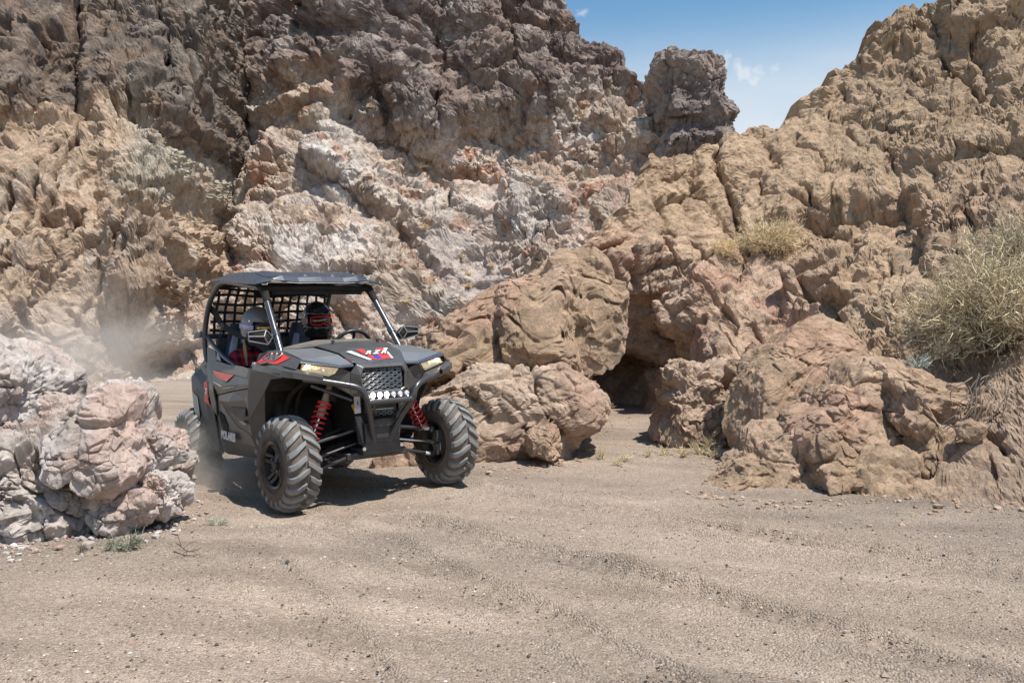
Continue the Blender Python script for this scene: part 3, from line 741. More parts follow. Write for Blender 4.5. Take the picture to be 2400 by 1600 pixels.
X4 = rock_mass('rock_slab', [(1690, 1005), (1705, 935), (1745, 880), (1820, 820), (1890, 780), (1975, 750), (2065, 770), (2085, 830), (2030, 890), (1930, 950), (1840, 1010), (1785, 1072), (1735, 1080), (1705, 1050)], 8.6, .5, ROCK_TAN, int(84*PREVIEW),
    fx_gen(1.2, .09, 140, rough=1.35, noise=.1, cr=[([(1850, 840), (1900, 900), (1860, 950)], 4, .06), ([(1790, 860), (1830, 930)], 4, .06)]), dcol, lean=(.30, .45), box=.45, grow=1.1, cuts=(16, .75, .95))
tag(X4, 'smooth brown slab of rock leaning up to the right above the fallen slab', 'rock')
X5 = []
for pl, dp, th_, n_, lab in (([(1640, 1150), (1690, 1108), (1765, 1066), (1845, 1000), (1902, 1005), (1912, 1110), (1890, 1205), (1760, 1200), (1680, 1180)], 7.35, .5, 76, 'brown rock reaching furthest left onto the sand below the leaning slab'),
                          ([(1845, 1005), (1900, 945), (1970, 890), (2062, 848), (2100, 930), (2075, 1015), (1990, 1060), (1890, 1068)], 7.6, .5, 76, 'brown rock block just under the edge of the leaning slab'),
                          ([(1880, 1060), (1990, 1045), (2085, 1010), (2125, 1080), (2110, 1180), (1980, 1215), (1875, 1210)], 7.15, .5, 72, 'rounded brown rock block at the edge of the sand at the right'),
                          ([(2062, 848), (2150, 858), (2228, 912), (2268, 1000), (2245, 1100), (2180, 1190), (2105, 1180), (2090, 1020), (2075, 930)], 7.3, .55, 80, 'tall brown rock block beside the dark dead roots on the right bank')):
    o = rock_mass('rock_block', pl, dp, th_, ROCK_TAN, int(n_*PREVIEW), fx_gen(1.3, .12, 150+n_, rough=1.4, noise=.10, cr=[([(1780, 1080), (1830, 1160)], 5, .08), ([(1930, 1130), (2060, 1110)], 5, .08), ([(1960, 940), (2070, 960)], 4, .07), ([(2110, 960), (2200, 1000)], 4, .08)]), dcol, lean=(.25, .50), box=.45, grow=1.12, cuts=(17, .74, .95))
    tag(o, lab, 'rock'); X5.append(o)
for i, (cx, cy, s, d, lab) in enumerate([(1315, 1094, 11, 7.95, 'single small stone on the sand in front of the low pinkish boulder'), (1478, 985, 9, 12.0, 'tiny loose stone on the sand at the cave mouth'), (2232, 925, 34, 7.25, 'rounded pale stone lodged on the bank below the green bush'),
        (2270, 1010, 30, 6.6, 'brown stone sticking out of the bank beside the dark dead roots'), (1725, 868, 26, 9.2, 'dark angular stone wedged above the leaning slab'), (2045, 872, 32, 7.9, 'blocky brown stone resting on the upper end of the leaning slab')]):
    a = np.linspace(0, 2*math.pi, 9)[:-1]
    o = rock_mass('stone', [(cx+s*(1+.25*random.random())*math.cos(t), cy+.75*s*(1+.25*random.random())*math.sin(t)) for t in a], d, s*d/FPX*.9, ROCK_TAN, 16, fx_gen(2.0/(s*d/FPX)*.25, s*d/FPX*.5, 160+i, noise=.02, rough=.6), dcol, box=.75)
    tag(o, lab, 'stone')

# ---- pinkish white outcrop in the left foreground
wcol = col_gen((.38, .32, .28), [((.46, .41, .37), 1.3, -.1, .3, .7), ((.41, .29, .24), 1.4, .12, .38, .45), ((.27, .20, .165), 2.6, .22, .45, .45)], 340, .22)
w2 = col_gen((.43, .365, .325), [((.48, .435, .40), 1.3, -.1, .3, .7), ((.43, .285, .225), 1.5, .05, .35, .55)], 350, .18)
L0 = rock_mass('rock_outcrop', [(-260, 1000), (-120, 930), (0, 930), (100, 925), (165, 965), (250, 1040), (340, 1085), (380, 1085), (408, 1112), (420, 1165), (408, 1198), (375, 1218), (330, 1240), (200, 1262), (100, 1290), (0, 1315), (-150, 1340), (-300, 1340), (-350, 1150)], 5.85, .95, ROCK_NEAR, int(128*PREVIEW),
    fx_gen(2.3, .17, 170, noise=.12, rough=1.3, cr=[([(150, 980), (200, 1080), (330, 1180)], 6, .12), ([(100, 1000), (130, 1150), (60, 1260)], 6, .1)]), wcol, lean=(.1, .25), grow=.93, box=.6)
tag(L0, 'broken pinkish white outcrop at the left edge carrying the paler boulders', 'rock outcrop')
L1 = rock_mass('boulder', [(-220, 830), (-120, 790), (0, 792), (60, 808), (108, 850), (128, 880), (102, 930), (106, 1000), (85, 1055), (20, 1085), (-100, 1090), (-220, 1050)], 5.75, .6, ROCK_NEAR, int(90*PREVIEW),
    fx_gen(1.7, .13, 180, noise=.12, cr=[([(-40, 900), (60, 880), (110, 900)], 5, .06), ([(-40, 960), (50, 990), (100, 1000)], 5, .06)]), w2, lean=(.1, .3), grow=1.0, box=.62)
tag(L1, 'tall pale boulder cut off by the left edge of the photo', 'boulder')
L2 = rock_mass('boulder', [(200, 925), (250, 905), (312, 928), (333, 985), (345, 1050), (362, 1090), (325, 1130), (300, 1140), (230, 1128), (172, 1112), (150, 1040), (172, 965)], 5.55, .42, ROCK_NEAR, int(84*PREVIEW),
    fx_gen(1.9, .10, 190, noise=.08, cr=[([(190, 955), (260, 965), (320, 975)], 5, .07), ([(160, 1055), (250, 1050), (345, 1065)], 4, .04)]), w2, lean=(.1, .35), grow=1.0, box=.62)
tag(L2, 'large rounded boulder with a pink top in the middle of the left outcrop', 'boulder')
L3 = rock_mass('boulder', [(325, 985), (360, 978), (400, 1000), (425, 1035), (428, 1080), (400, 1105), (340, 1110), (330, 1050)], 5.85, .3, ROCK_NEAR, int(50*PREVIEW),
    fx_gen(2.4, .08, 200, noise=.05), w2, lean=(.2, .2), grow=.92, box=.62)
tag(L3, 'pinkish boulder nearest the rear tyre, right end of the left outcrop', 'boulder')
L4 = rock_mass('boulder', [(105, 930), (160, 925), (180, 960), (165, 1040), (140, 1090), (100, 1080), (95, 1000)], 5.95, .3, ROCK_NEAR, int(44*PREVIEW), fx_gen(2.4, .09, 205, noise=.05), wcol, box=.62)
tag(L4, 'narrow pink rock wedged between the two biggest left boulders', 'boulder')
for i, (poly, d) in enumerate([([(340, 1105), (400, 1100), (428, 1135), (422, 1200), (380, 1215), (345, 1165)], 5.65), ([(285, 1150), (340, 1150), (365, 1200), (330, 1225), (290, 1210)], 5.45), ([(240, 1190), (300, 1200), (300, 1235), (250, 1240)], 5.35), ([(180, 1120), (280, 1130), (290, 1180), (240, 1195), (190, 1170)], 5.45)]):
    o = rock_mass('boulder', poly, d, .2, ROCK_NEAR, int(44*PREVIEW), fx_gen(3.0, .09, 210+i*4, noise=.04), w2, box=.65)
    tag(o, ['angular whitish rock at the right tip of the left outcrop, by the sand', 'small cracked whitish rock low in the left outcrop beside the angular tip', 'flat pale rock half buried in sand under the left outcrop', 'knobbly pale rock just under the pink topped boulder'][i], 'boulder')

# ---- wash floor
def ground_mat():
    m, nt, b = new_mat('gravelly_sand')
    N = nt.nodes.new; L = nt.links.new
    tc = N('ShaderNodeTexCoord')
    def noise(s, d=6, r=.6):
        n = N('ShaderNodeTexNoise'); n.inputs['Scale'].default_value = s; n.inputs['Detail'].default_value = d; n.inputs['Roughness'].default_value = r
        L(tc.outputs['Object'], n.inputs['Vector']); return n.outputs['Fac']
    def ramp(src, stops):
        r = N('ShaderNodeValToRGB'); L(src, r.inputs['Fac']); e = r.color_ramp.elements
        while len(e) < len(stops): e.new(.5)
        for k, (p, c) in enumerate(stops): e[k].position = p; e[k].color = (*c, 1)
        return r.outputs['Color']
    def mix(f, a, bb, bt='MIX'):
        x = N('ShaderNodeMix'); x.data_type = 'RGBA'; x.blend_type = bt
        if isinstance(f, float): x.inputs['Factor'].default_value = f
        else: L(f, x.inputs['Factor'])
        for k, v in (('A', a), ('B', bb)):
            if isinstance(v, tuple): x.inputs[k].default_value = (*v, 1)
            else: L(v, x.inputs[k])
        return x.outputs['Result']
    base = ramp(noise(1.1, 8), [(.3, (.265, .208, .165)), (.55, (.345, .275, .218)), (.75, (.40, .32, .255))])
    vo = N('ShaderNodeTexVoronoi'); vo.inputs['Scale'].default_value = 85; L(tc.outputs['Object'], vo.inputs['Vector'])
    sp = N('ShaderNodeSeparateColor'); L(vo.outputs['Color'], sp.inputs[0])
    grains = ramp(sp.outputs[0], [(0, (.07, .058, .05)), (.22, (.19, .15, .12)), (.5, (.32, .255, .205)), (.8, (.42, .33, .26)), (.97, (.58, .52, .46))])
    c = mix(.55, base, grains)
    vo2 = N('ShaderNodeTexVoronoi'); vo2.inputs['Scale'].default_value = 190; L(tc.outputs['Object'], vo2.inputs['Vector'])
    sp2 = N('ShaderNodeSeparateColor'); L(vo2.outputs['Color'], sp2.inputs[0])
    c = mix(.45, c, ramp(sp2.outputs[1], [(0, (.15, .12, .10)), (.4, (.33, .26, .21)), (1, (.52, .43, .35))]))
    at = N('ShaderNodeAttribute'); at.attribute_name = 'col'
    c = mix(1.0, c, at.outputs['Color'], 'MULTIPLY')
    c = mix(1.0, c, (1.05, 1.03, .995), 'MULTIPLY')
    L(c, b.inputs['Base Color'])
    b.inputs['Roughness'].default_value = .95; b.inputs['Specular IOR Level'].default_value = .12
    ma = N('ShaderNodeMath'); ma.operation = 'MULTIPLY_ADD'
    L(vo.outputs['Distance'], ma.inputs[0]); ma.inputs[1].default_value = -1.0; L(noise(45, 6, .75), ma.inputs[2])
    bp = N('ShaderNodeBump'); bp.inputs['Strength'].default_value = .8; bp.inputs['Distance'].default_value = .018
    L(ma.outputs[0], bp.inputs['Height']); L(bp.outputs[0], b.inputs['Normal'])
    return m
GROUND = ground_mat()
WHEEL_GROUND = []          # (x, y, z) where each tyre stands, filled in by the vehicle part before the floor is built
TRACKS = [([(1090, 1150), (1480, 1200), (1850, 1275), (2250, 1330), (2700, 1390)], .026), ([(900, 1215), (1300, 1300), (1700, 1400), (2150, 1540), (2500, 1680)], .030), ([(760, 1230), (1000, 1330), (1300, 1460), (1600, 1640)], .022),
          ([(1250, 1180), (1650, 1235), (2100, 1300), (2700, 1350)], .018), ([(560, 1290), (700, 1400), (820, 1550), (900, 1700)], .014)]
TRACK_PTS = []
for _pts, _d in TRACKS:
    g = []
    for (a, b) in _pts: dd = 2600/(b-768); q = U(a, b, dd); g.append((q[0], q[1]))
    g = np.array(g); t = np.linspace(0, len(g)-1, 60); g = np.stack([np.interp(t, range(len(g)), g[:, 0]), np.interp(t, range(len(g)), g[:, 1])], 1)
    for _ in range(6): g[1:-1] = (g[:-2]+g[1:-1]*2+g[2:])/4
    TRACK_PTS.append((g[::3], _d))
def track_relief(x, y):
    P = np.stack([x, y, x*0], -1).reshape(-1, 3)
    xf = P[:, 0]; yf = P[:, 1]
    w = .025*perlin(P*1.1, 91)
    out = np.zeros(len(xf)); dark = np.zeros(len(xf))
    for g, dep in TRACK_PTS:
        d = np.full(len(xf), 9.0); al = np.zeros(len(xf)); acc = 0
        for i in range(len(g)-1):
            ab = g[i+1]-g[i]; L = np.hypot(*ab); t = np.clip(((xf-g[i][0])*ab[0]+(yf-g[i][1])*ab[1])/L**2, 0, 1)
            q = np.hypot(xf-g[i][0]-t*ab[0], yf-g[i][1]-t*ab[1]); m = q < d
            d = np.where(m, q, d); al = np.where(m, acc+t*L, al); acc += L
        d = d+w
        inside = 1-sstep(.09, .15, d)
        out += dep*(-.9*inside+.8*np.exp(-((d-.17)/.045)**2))*(.95+.5*perlin(P*.9, 92))
        out += dep*.28*inside*np.sin(al*52+d*18)
        dark += inside
    return out.reshape(np.shape(x)), dark.reshape(np.shape(x))
def floor_z(x, y):
    z = ground_h(x, y)
    x = np.asarray(x, float); y = np.asarray(y, float)
    num = 0; den = 0
    for (wx, wy, wz) in WHEEL_GROUND:
        d2 = (x-wx)**2+(y-wy)**2
        w = np.exp(-d2/.30)
        num = num+w*(wz-ground_h(np.array([wx]), np.array([wy]))[0]); den = den+w
    return z+num/np.maximum(den, 1.0)

# ================================================================== THE BUGGY
class MB:
    """collects shapes into one mesh"""
    def __init__(s): s.v = []; s.f = []
    def add(s, V, F):
        k = len(s.v); s.v += [tuple(map(float, p)) for p in V]; s.f += [tuple(i+k for i in f) for f in F]; return s
    def box(s, c, size, rot=None, taper=1.0):
        hx, hy, hz = [q/2 for q in size]
        V = [Vector((x*hx*(taper if z > 0 else 1), y*hy*(taper if z > 0 else 1), z*hz)) for x in (-1, 1) for y in (-1, 1) for z in (-1, 1)]
        if rot is not None: V = [rot @ p for p in V]
        V = [p+Vector(c) for p in V]
        return s.add(V, [(0, 1, 3, 2), (4, 6, 7, 5), (0, 4, 5, 1), (2, 3, 7, 6), (0, 2, 6, 4), (1, 5, 7, 3)])
    def tube(s, pts, r, n=10, closed=False, cap=True, smooth=0, flat=1.0, up=None):
        pts = [Vector(p) for p in pts]
        if smooth:
            q = []
            m = len(pts)
            rng = range(m) if closed else range(m-1)
            for i in rng:
                p0 = pts[(i-1) % m] if (closed or i > 0) else pts[0]*2-pts[1]
                p1, p2 = pts[i], pts[(i+1) % m]
                p3 = pts[(i+2) % m] if (closed or i+2 < m) else pts[-1]*2-pts[-2]
                for k in range(smooth):
                    t = k/smooth
                    q.append(.5*((2*p1)+(p2-p0)*t+(2*p0-5*p1+4*p2-p3)*t*t+(3*p1-p0-3*p2+p3)*t**3))
            if not closed: q.append(pts[-1])
            pts = q
        if isinstance(r, (list, tuple)) and len(r) != len(pts):
            r = list(np.interp(np.linspace(0, 1, len(pts)), np.linspace(0, 1, len(r)), r))
        m = len(pts)
        T = []
        for i in range(m):
            a = pts[i-1] if (i > 0 or closed) else pts[0]; b = pts[(i+1) % m] if (i < m-1 or closed) else pts[-1]
            T.append((b-a).normalized())
        N = T[0].orthogonal().normalized() if up is None else (Vector(up)-T[0]*Vector(up).dot(T[0])).normalized()
        V = []
        for i in range(m):
            if up is not None: N = Vector(up)
            N = (N-T[i]*N.dot(T[i])).normalized(); B = T[i].cross(N)
            rr = r[i] if isinstance(r, (list, tuple)) else r
            for k in range(n):
                a = 2*math.pi*(k+.5)/n
                V.append(pts[i]+N*math.cos(a)*rr*flat+B*math.sin(a)*rr)
        F = []
        for i in range(m if closed else m-1):
            for k in range(n):
                a = i*n+k; b = i*n+(k+1) % n; c = ((i+1) % m)*n+(k+1) % n; d = ((i+1) % m)*n+k
                F.append((a, b, c, d))
        if cap and not closed:
            F.append(tuple(range(n))[::-1]); F.append(tuple((m-1)*n+k for k in range(n)))
        return s.add(V, F)
    def cyl(s, a, b, r, n=16, r2=None):
        return s.tube([a, b], [r, r2 if r2 is not None else r], n)
    def lathe(s, prof, n=40, axis='y', c=(0, 0, 0), close=False):
        """prof: (radius, offset along axis)"""
        V = []; c = Vector(c)
        for (r, h) in prof:
            for k in range(n):
                a = 2*math.pi*k/n
                p = (r*math.cos(a), h, r*math.sin(a)) if axis == 'y' else ((h, r*math.cos(a), r*math.sin(a)) if axis == 'x' else (r*math.cos(a), r*math.sin(a), h))
                V.append(Vector(p)+c)
        m = len(prof)
        F = [(i*n+k, ((i+1) % m)*n+k, ((i+1) % m)*n+(k+1) % n, i*n+(k+1) % n) for i in range(m if close else m-1) for k in range(n)]
        if not close:
            if prof[0][0] > 1e-5 and False: pass
        return s.add(V, F)
    def build(s, name, mat, parent=None, bevel=0, smooth=40, solid=0, subsurf=0, label=None, kind=None, offset=0):
        me = bpy.data.meshes.new(name)
        me.from_pydata(s.v, [], s.f); me.validate()
        bm = bmesh.new(); bm.from_mesh(me); bmesh.ops.delete(bm, geom=[v for v in bm.verts if not v.link_faces], context='VERTS'); bmesh.ops.recalc_face_normals(bm, faces=bm.faces)
        bm.to_mesh(me); bm.free()
        if smooth:
            me.polygons.foreach_set('use_smooth', [True]*len(me.polygons))
            me.set_sharp_from_angle(angle=R_(smooth))
        me.materials.append(mat)
        o = bpy.data.objects.new(name, me); COL.objects.link(o)
        if parent: o.parent = parent
        if solid:
            m = o.modifiers.new('solid', 'SOLIDIFY'); m.thickness = solid; m.offset = offset
        if bevel:
            m = o.modifiers.new('bevel', 'BEVEL'); m.width = bevel; m.segments = 2; m.limit_method = 'ANGLE'; m.angle_limit = R_(18); m.harden_normals = False
        if subsurf:
            m = o.modifiers.new('sub', 'SUBSURF'); m.levels = m.render_levels = subsurf
        if label: o['label'] = label
        if kind: o['kind'] = kind
        return o
def panel(name, V, F, mat, parent, solid=.006, bevel=.003, sy=1, smooth=0, label=None, offset=-1, color=None):
    mb = MB()
    V = [(x, y*sy, z) for (x, y, z) in V]
    # keep all faces pointing outward consistently (first face decides nothing: recalc is done on open sheets by direction from the centre line)
    mb.add(V, F)
    o = mb.build(name, mat, parent, bevel=bevel, smooth=smooth, solid=solid, label=label, offset=0)
    return o

M_PAINT = plain('dark_grey_satin_paint', (.078, .077, .076), rough=.28, metal=.3, spec=.5, dust=.13, dustcol=(.30, .25, .20))
M_PAINT2 = plain('mid_grey_satin_paint', (.20, .21, .225), rough=.25, metal=.3, dust=.15, dustcol=(.32, .27, .22))
M_BLACK = plain('black_moulded_plastic', (.022, .023, .025), rough=.45, dust=.09, bump=.0006, bscale=400)
M_ROOF = plain('blue_black_roof_plastic', (.045, .056, .078), rough=.25, dust=.05, bump=.0004, bscale=500)
M_DUSTBLACK = plain('dusty_black_liner', (.012, .011, .010), rough=.85, spec=.2, dust=.055, bump=.001, bscale=150)
M_TUBE = plain('black_powder_coated_steel', (.030, .031, .036), rough=.28, dust=.07, spec=.7)
M_TUBEL = plain('satin_steel_pillar', (.085, .09, .105), rough=.25, metal=.6, dust=.05)
M_TYRE = plain('dusty_tyre_rubber', (.035, .031, .028), rough=.85, dust=.62, dustcol=(.22, .175, .14), bump=.001, bscale=90)
M_LUG = plain('worn_tread_rubber', (.135, .14, .14), rough=.5, dust=.35, dustcol=(.36, .34, .31))
M_RIM = plain('black_alloy_rim', (.018, .018, .018), rough=.25, spec=.6, dust=.12)
M_CHROME = plain('bright_metal', (.75, .75, .76), rough=.2, metal=1)
M_STEEL = plain('grey_cast_metal', (.33, .34, .34), rough=.4, metal=.8, dust=.25)
M_RED = plain('red_vinyl', (.62, .035, .03), rough=.4, dust=.04)
M_DULLRED = plain('dusty_red_vinyl', (.42, .07, .05), rough=.5, dust=.25)
M_SPRING = plain('red_coil_paint', (.62, .025, .02), rough=.3, dust=.04)
M_WHITE = plain('white_vinyl', (.75, .75, .74), rough=.4, dust=.03)
M_BLUE = plain('blue_vinyl', (.03, .05, .45), rough=.4)
M_YEL = plain('yellow_plastic', (.75, .38, .01), rough=.5, dust=.1)
M_WEB = plain('black_webbing', (.012, .012, .014), rough=.85, bump=.0006, bscale=600)
M_SEAT = plain('dark_blue_seat_vinyl', (.025, .03, .055), rough=.55, dust=.1)
M_SEATW = plain('pale_grey_seat_vinyl', (.45, .46, .52), rough=.5, dust=.12)
M_SMOKE = plain('scuffed_grey_trim', (.10, .095, .09), rough=.35, dust=.35)
M_CREAM = plain('tan_damper_body', (.34, .29, .23), rough=.5, metal=.2, dust=.3)
M_LED = emit_mat('lit_led', (1, .98, .95), 14)
M_LEDDIM = emit_mat('dimmer_led', (.55, .56, .58), .25)
M_BULB = emit_mat('warm_bulb', (1.0, .72, .38), 9)
def lamp_mat():
    m, nt, b = new_mat('headlamp_reflector')
    N = nt.nodes.new; L = nt.links.new
    tc = N('ShaderNodeTexCoord')
    wv = N('ShaderNodeTexWave'); wv.inputs['Scale'].default_value = 34; wv.inputs['Distortion'].default_value = 5; wv.inputs['Detail'].default_value = 3; wv.bands_direction = 'Y'
    L(tc.outputs['Object'], wv.inputs['Vector'])
    vo = N('ShaderNodeTexNoise'); vo.inputs['Scale'].default_value = 30; vo.inputs['Detail'].default_value = 3; L(tc.outputs['Object'], vo.inputs['Vector'])
    r = N('ShaderNodeValToRGB'); L(vo.outputs['Fac'], r.inputs['Fac'])
    e = r.color_ramp.elements; e[0].position = .35; e[0].color = (.30, .23, .14, 1); e[1].position = .62; e[1].color = (.92, .84, .68, 1)
    L(r.outputs[0], b.inputs['Base Color']); b.inputs['Metallic'].default_value = .75; b.inputs['Roughness'].default_value = .22
    b.inputs['Emission Color'].default_value = (1, .78, .5, 1); b.inputs['Emission Strength'].default_value = .30
    bp = N('ShaderNodeBump'); bp.inputs['Strength'].default_value = .9; bp.inputs['Distance'].default_value = .01; L(wv.outputs['Fac'], bp.inputs['Height']); L(bp.outputs[0], b.inputs['Normal'])
    return m
M_LAMP = lamp_mat()
def glass_mat():
    m, nt, b = new_mat('clear_lens')
    b.inputs['Base Color'].default_value = (1, 1, 1, 1); b.inputs['Roughness'].default_value = .03
    b.inputs['Transmission Weight'].default_value = 1; b.inputs['IOR'].default_value = 1.1
    return m
M_GLASS = glass_mat()

CAR_M = Matrix.Translation((-1.6797, 7.3116, -.0203)) @ Matrix.Rotation(-.9315, 4, 'Z') @ Matrix.Rotation(-.0351, 4, 'Y') @ Matrix.Rotation(.0256, 4, 'X')
car = empty('off_road_buggy')
car.matrix_world = CAR_M
tag(car, 'dark grey and red off-road buggy with lit headlights carrying two helmeted riders', 'buggy')

# ---- wheels
def make_wheel(sy, steer, cx, cy, cz, W=.115, R=.343):
    w = empty('wheel', (cx, cy*sy, cz), car)
    w.rotation_euler = (0, 0, steer)
    mb = MB()
    prof = [(.155, -W+.02), (.175, -W+.006), (.215, -W-.006), (.262, -W-.004), (.298, -W+.008), (.318, -W+.028), (.326, -W*.45), (.329, 0), (.326, W*.45), (.318, W-.028), (.298, W-.008), (.262, W+.004), (.215, W+.006), (.175, W-.006), (.155, W-.02)]
    mb.lathe(prof, 72)
    # raised ring near the bead
    for s in (-1, 1): mb.lathe([(.196, s*(W+.004)), (.200, s*(W+.011)), (.206, s*(W+.004))], 72)
    mb.build('tyre', M_TYRE, w, smooth=50)
    # tread: slanting bars sweeping from each shoulder to the middle
    mb = MB()
    n = 22
    def tyre_r(y):
        a = abs(y)/W
        return float(np.interp(a, [0, .45, .75, .93, 1.02, 1.04], [.329, .326, .318, .298, .275, .262]))
    for s in (-1, 1):
        for k in range(n):
            a0 = 2*math.pi*(k+(.5 if s > 0 else 0))/n
            long = k % 2
            path = [(1.045, -.01, .262), (1.02, .0, .290), (.90, .02, None), (.64, .075, None), (.38, .145, None), ((-.04 if long else .10), (.235 if long else .205), None)]
            V = []; 
            for (q, da, rr) in path:
                y = s*q*W
                r0 = rr if rr else tyre_r(y)
                hw = (.020 if q > .8 else (.021 if q > .3 else .017))/r0
                top = .021 if q < .95 else .013
                for (dr, ew) in ((-.004, 1.15), (top, .85)):
                    for e in (-1, 1):
                        a = a0+da+e*hw*ew
                        yy = y + s*(.5 if q > .95 else 0)*(.010 if dr > 0 else 0)
                        V.append(((r0+dr)*math.cos(a), yy, (r0+dr)*math.sin(a)))
            F = []
            for i in range(len(path)-1):
                b = i*4
                F += [(b+2, b+3, b+7, b+6), (b, b+2, b+6, b+4), (b+1, b+5, b+7, b+3)]
            e = (len(path)-1)*4
            F += [(0, 1, 3, 2), (e, e+2, e+3, e+1)]
            mb.add(V, F)
    mb.build('tread', M_LUG, w, bevel=.0025, smooth=30)
    # rim
    out = -1 if sy < 0 else 1          # which way is outboard (car side)
    o_ = out*W
    mb = MB()
    mb.lathe([(.160, -o_*1.0), (.170, -o_*.98), (.160, -o_*.85), (.140, -o_*.6), (.140, o_*.5), (.158, o_*.80), (.168, o_*.96), (.174, o_*1.02), (.166, o_*1.06), (.150, o_*.98), (.146, o_*.55)], 64)
    for k in range(5):
        a = 2*math.pi*k/5+.3
        for da in (-.16, .16):
            p0 = (.048*math.cos(a+da*2.2), o_*.62, .048*math.sin(a+da*2.2)); p1 = (.10*math.cos(a+da*1.4), o_*.60, .10*math.sin(a+da*1.4)); p2 = (.150*math.cos(a+da), o_*.86, .150*math.sin(a+da))
            mb.tube([p0, p1, p2], [.020, .018, .020], 8, smooth=3, flat=.8)
    mb.lathe([(0.001, o_*.40), (.070, o_*.40), (.074, o_*.62), (.060, o_*.68), (.001, o_*.68)], 32)
    mb.lathe([(.145, o_*.15), (.001, o_*.15)], 32)
    mb.build('rim', M_RIM, w, smooth=35)
    mb = MB(); mb.lathe([(.034, o_*.60), (.034, o_*.90), (.028, o_*.96), (.001, o_*.97)], 24); mb.build('hub_cap', M_BLACK, w, smooth=35)
    for k in range(4):
        a = math.pi/4+k*math.pi/2
        mb = MB(); mb.cyl((.054*math.cos(a), o_*.66, .054*math.sin(a)), (.054*math.cos(a), o_*.92, .054*math.sin(a)), .0095, 8, .007); mb.build('lug_nut', M_CHROME, w)
    # brake disc and knuckle on the inboard side
    mb = MB(); mb.lathe([(.06, -o_*.1), (.112, -o_*.1), (.112, -o_*.16), (.06, -o_*.16)], 40, close=True); mb.build('brake_disc', M_STEEL, w)
    mb = MB(); mb.box((0.0, -o_*.55, .0), (.07, .06, .20)); mb.box((.03, -o_*.6, -.03), (.09, .05, .07)); mb.cyl((0, -o_*.1, 0), (0, -o_*.9, 0), .045, 14)
    mb.box((-.085, -o_*.25, .03), (.05, .05, .10))
    mb.build('knuckle', M_STEEL, w, bevel=.006)
    wp = CAR_M @ Vector((cx, cy*sy, cz))
    WHEEL_GROUND.append((wp.x, wp.y, wp.z-R-.012))
    return w
make_wheel(-1, R_(3), 1.0, .645, .325)
make_wheel(1, R_(3), 1.0, .685, .350)
make_wheel(-1, 0, -1.0, .690, .305, W=.13)
make_wheel(1, 0, -1.0, .66, .30, W=.13)

# ---- chassis, tub and liners
mb = MB()
mb.box((.1, 0, .335), (2.1, .50, .05)); mb.box((.0, 0, .36), (1.1, 1.12, .04)); mb.box((1.12, 0, .37), (.22, .32, .05)); mb.box((-.35, 0, .47), (.5, .30, .2))
mb.tube([(.55, -.56, .34), (-.55, -.56, .34)], .024); mb.tube([(.55, .56, .34), (-.55, .56, .34)], .024)
mb.build('skid_plate', M_BLACK, car, bevel=.006)
mb = MB()
mb.box((.60, 0, .68), (.03, 1.24, .62)); mb.box((.90, 0, .72), (.60, .34, .42)); mb.box((.84, 0, .985), (.60, 1.02, .04))
for s in (-1, 1):
    mb.box((.70, s*.40, .60), (.16, .40, .34), Matrix.Rotation(R_(-28), 3, 'Y')); mb.box((.74, s*.55, .90), (.22, .24, .12))
mb.build('wheel_well_liner', M_DUSTBLACK, car, bevel=.02)
for s in (-1, 1):
    mb = MB(); mb.tube([(1.10, s*.40, .95), (.94, s*.46, .90), (.80, s*.52, .80), (.74, s*.54, .66), (.73, s*.54, .50), (.70, s*.5, .38)], .021, smooth=5); mb.build('frame_tube', M_DUSTBLACK, car)
    mb = MB(); mb.tube([(.92, s*.34, .93), (.82, s*.44, .84), (.78, s*.47, .70), (.76, s*.47, .5)], .016, smooth=5); mb.build('frame_tube', M_DUSTBLACK, car)
mb = MB()
mb.box((-1.0, 0, .60), (.5, .5, .5)); mb.box((-1.02, 0, .86), (.56, 1.16, .14)); mb.box((-1.02, 0, .97), (.60, 1.20, .07)); mb.box((-.70, 0, .70), (.05, 1.1, .70)); mb.box((-.8, 0, 1.12), (.05, 1.10, .30))
mb.build('cargo_bed', M_BLACK, car, bevel=.012)
mb = MB()
for k in range(6): mb.box((-.93, -.20+.08*k, 1.16), (.06, .05, .16))
mb.box((-.95, 0, 1.24), (.05, .9, .03)); mb.build('bed_rack', M_BLACK, car, bevel=.004)

# ---- hood
C0 = [(.44, .46, 1.155), (.50, .345, 1.178), (.60, .22, 1.203), (.60, -.22, 1.203), (.50, -.345, 1.178), (.44, -.46, 1.155)]
mb = MB()
V = []
for s in (1, -1): V += [(.44, s*.46, 1.150), (.52, s*.345, 1.180), (.60, s*.22, 1.206), (.82, s*.31, 1.160), (.83, s*.17, 1.180), (.70, s*.40, 1.150)]
mb.add(V, [(2, 8, 10, 4), (1, 2, 4, 3), (7, 9, 10, 8), (0, 1, 3, 5), (6, 11, 9, 7)])
mb.add([(.44, .46, 1.15), (.52, .345, 1.18), (.60, .22, 1.206), (.60, -.22, 1.206), (.52, -.345, 1.18), (.44, -.46, 1.15), (.44, .46, 1.05), (.50, .345, 1.05), (.56, .22, 1.05), (.56, -.22, 1.05), (.50, -.345, 1.05), (.44, -.46, 1.05)], [(0, 1, 7, 6), (1, 2, 8, 7), (2, 3, 9, 8), (3, 4, 10, 9), (4, 5, 11, 10)])
mb.build('dash_cowl', M_SMOKE, car, bevel=.004, smooth=0, solid=.008)
mb = MB()
V = []
for s in (1, -1): V += [(.80, s*.315, 1.163), (.83, s*.17, 1.183), (.955, s*.275, 1.128), (1.05, s*.14, 1.128), (1.10, s*.255, 1.100), (1.225, s*.218, 1.030), (1.24, s*.10, 1.030)]
V += [(.84, 0, 1.186), (1.07, 0, 1.132), (1.245, 0, 1.032)]
F = []
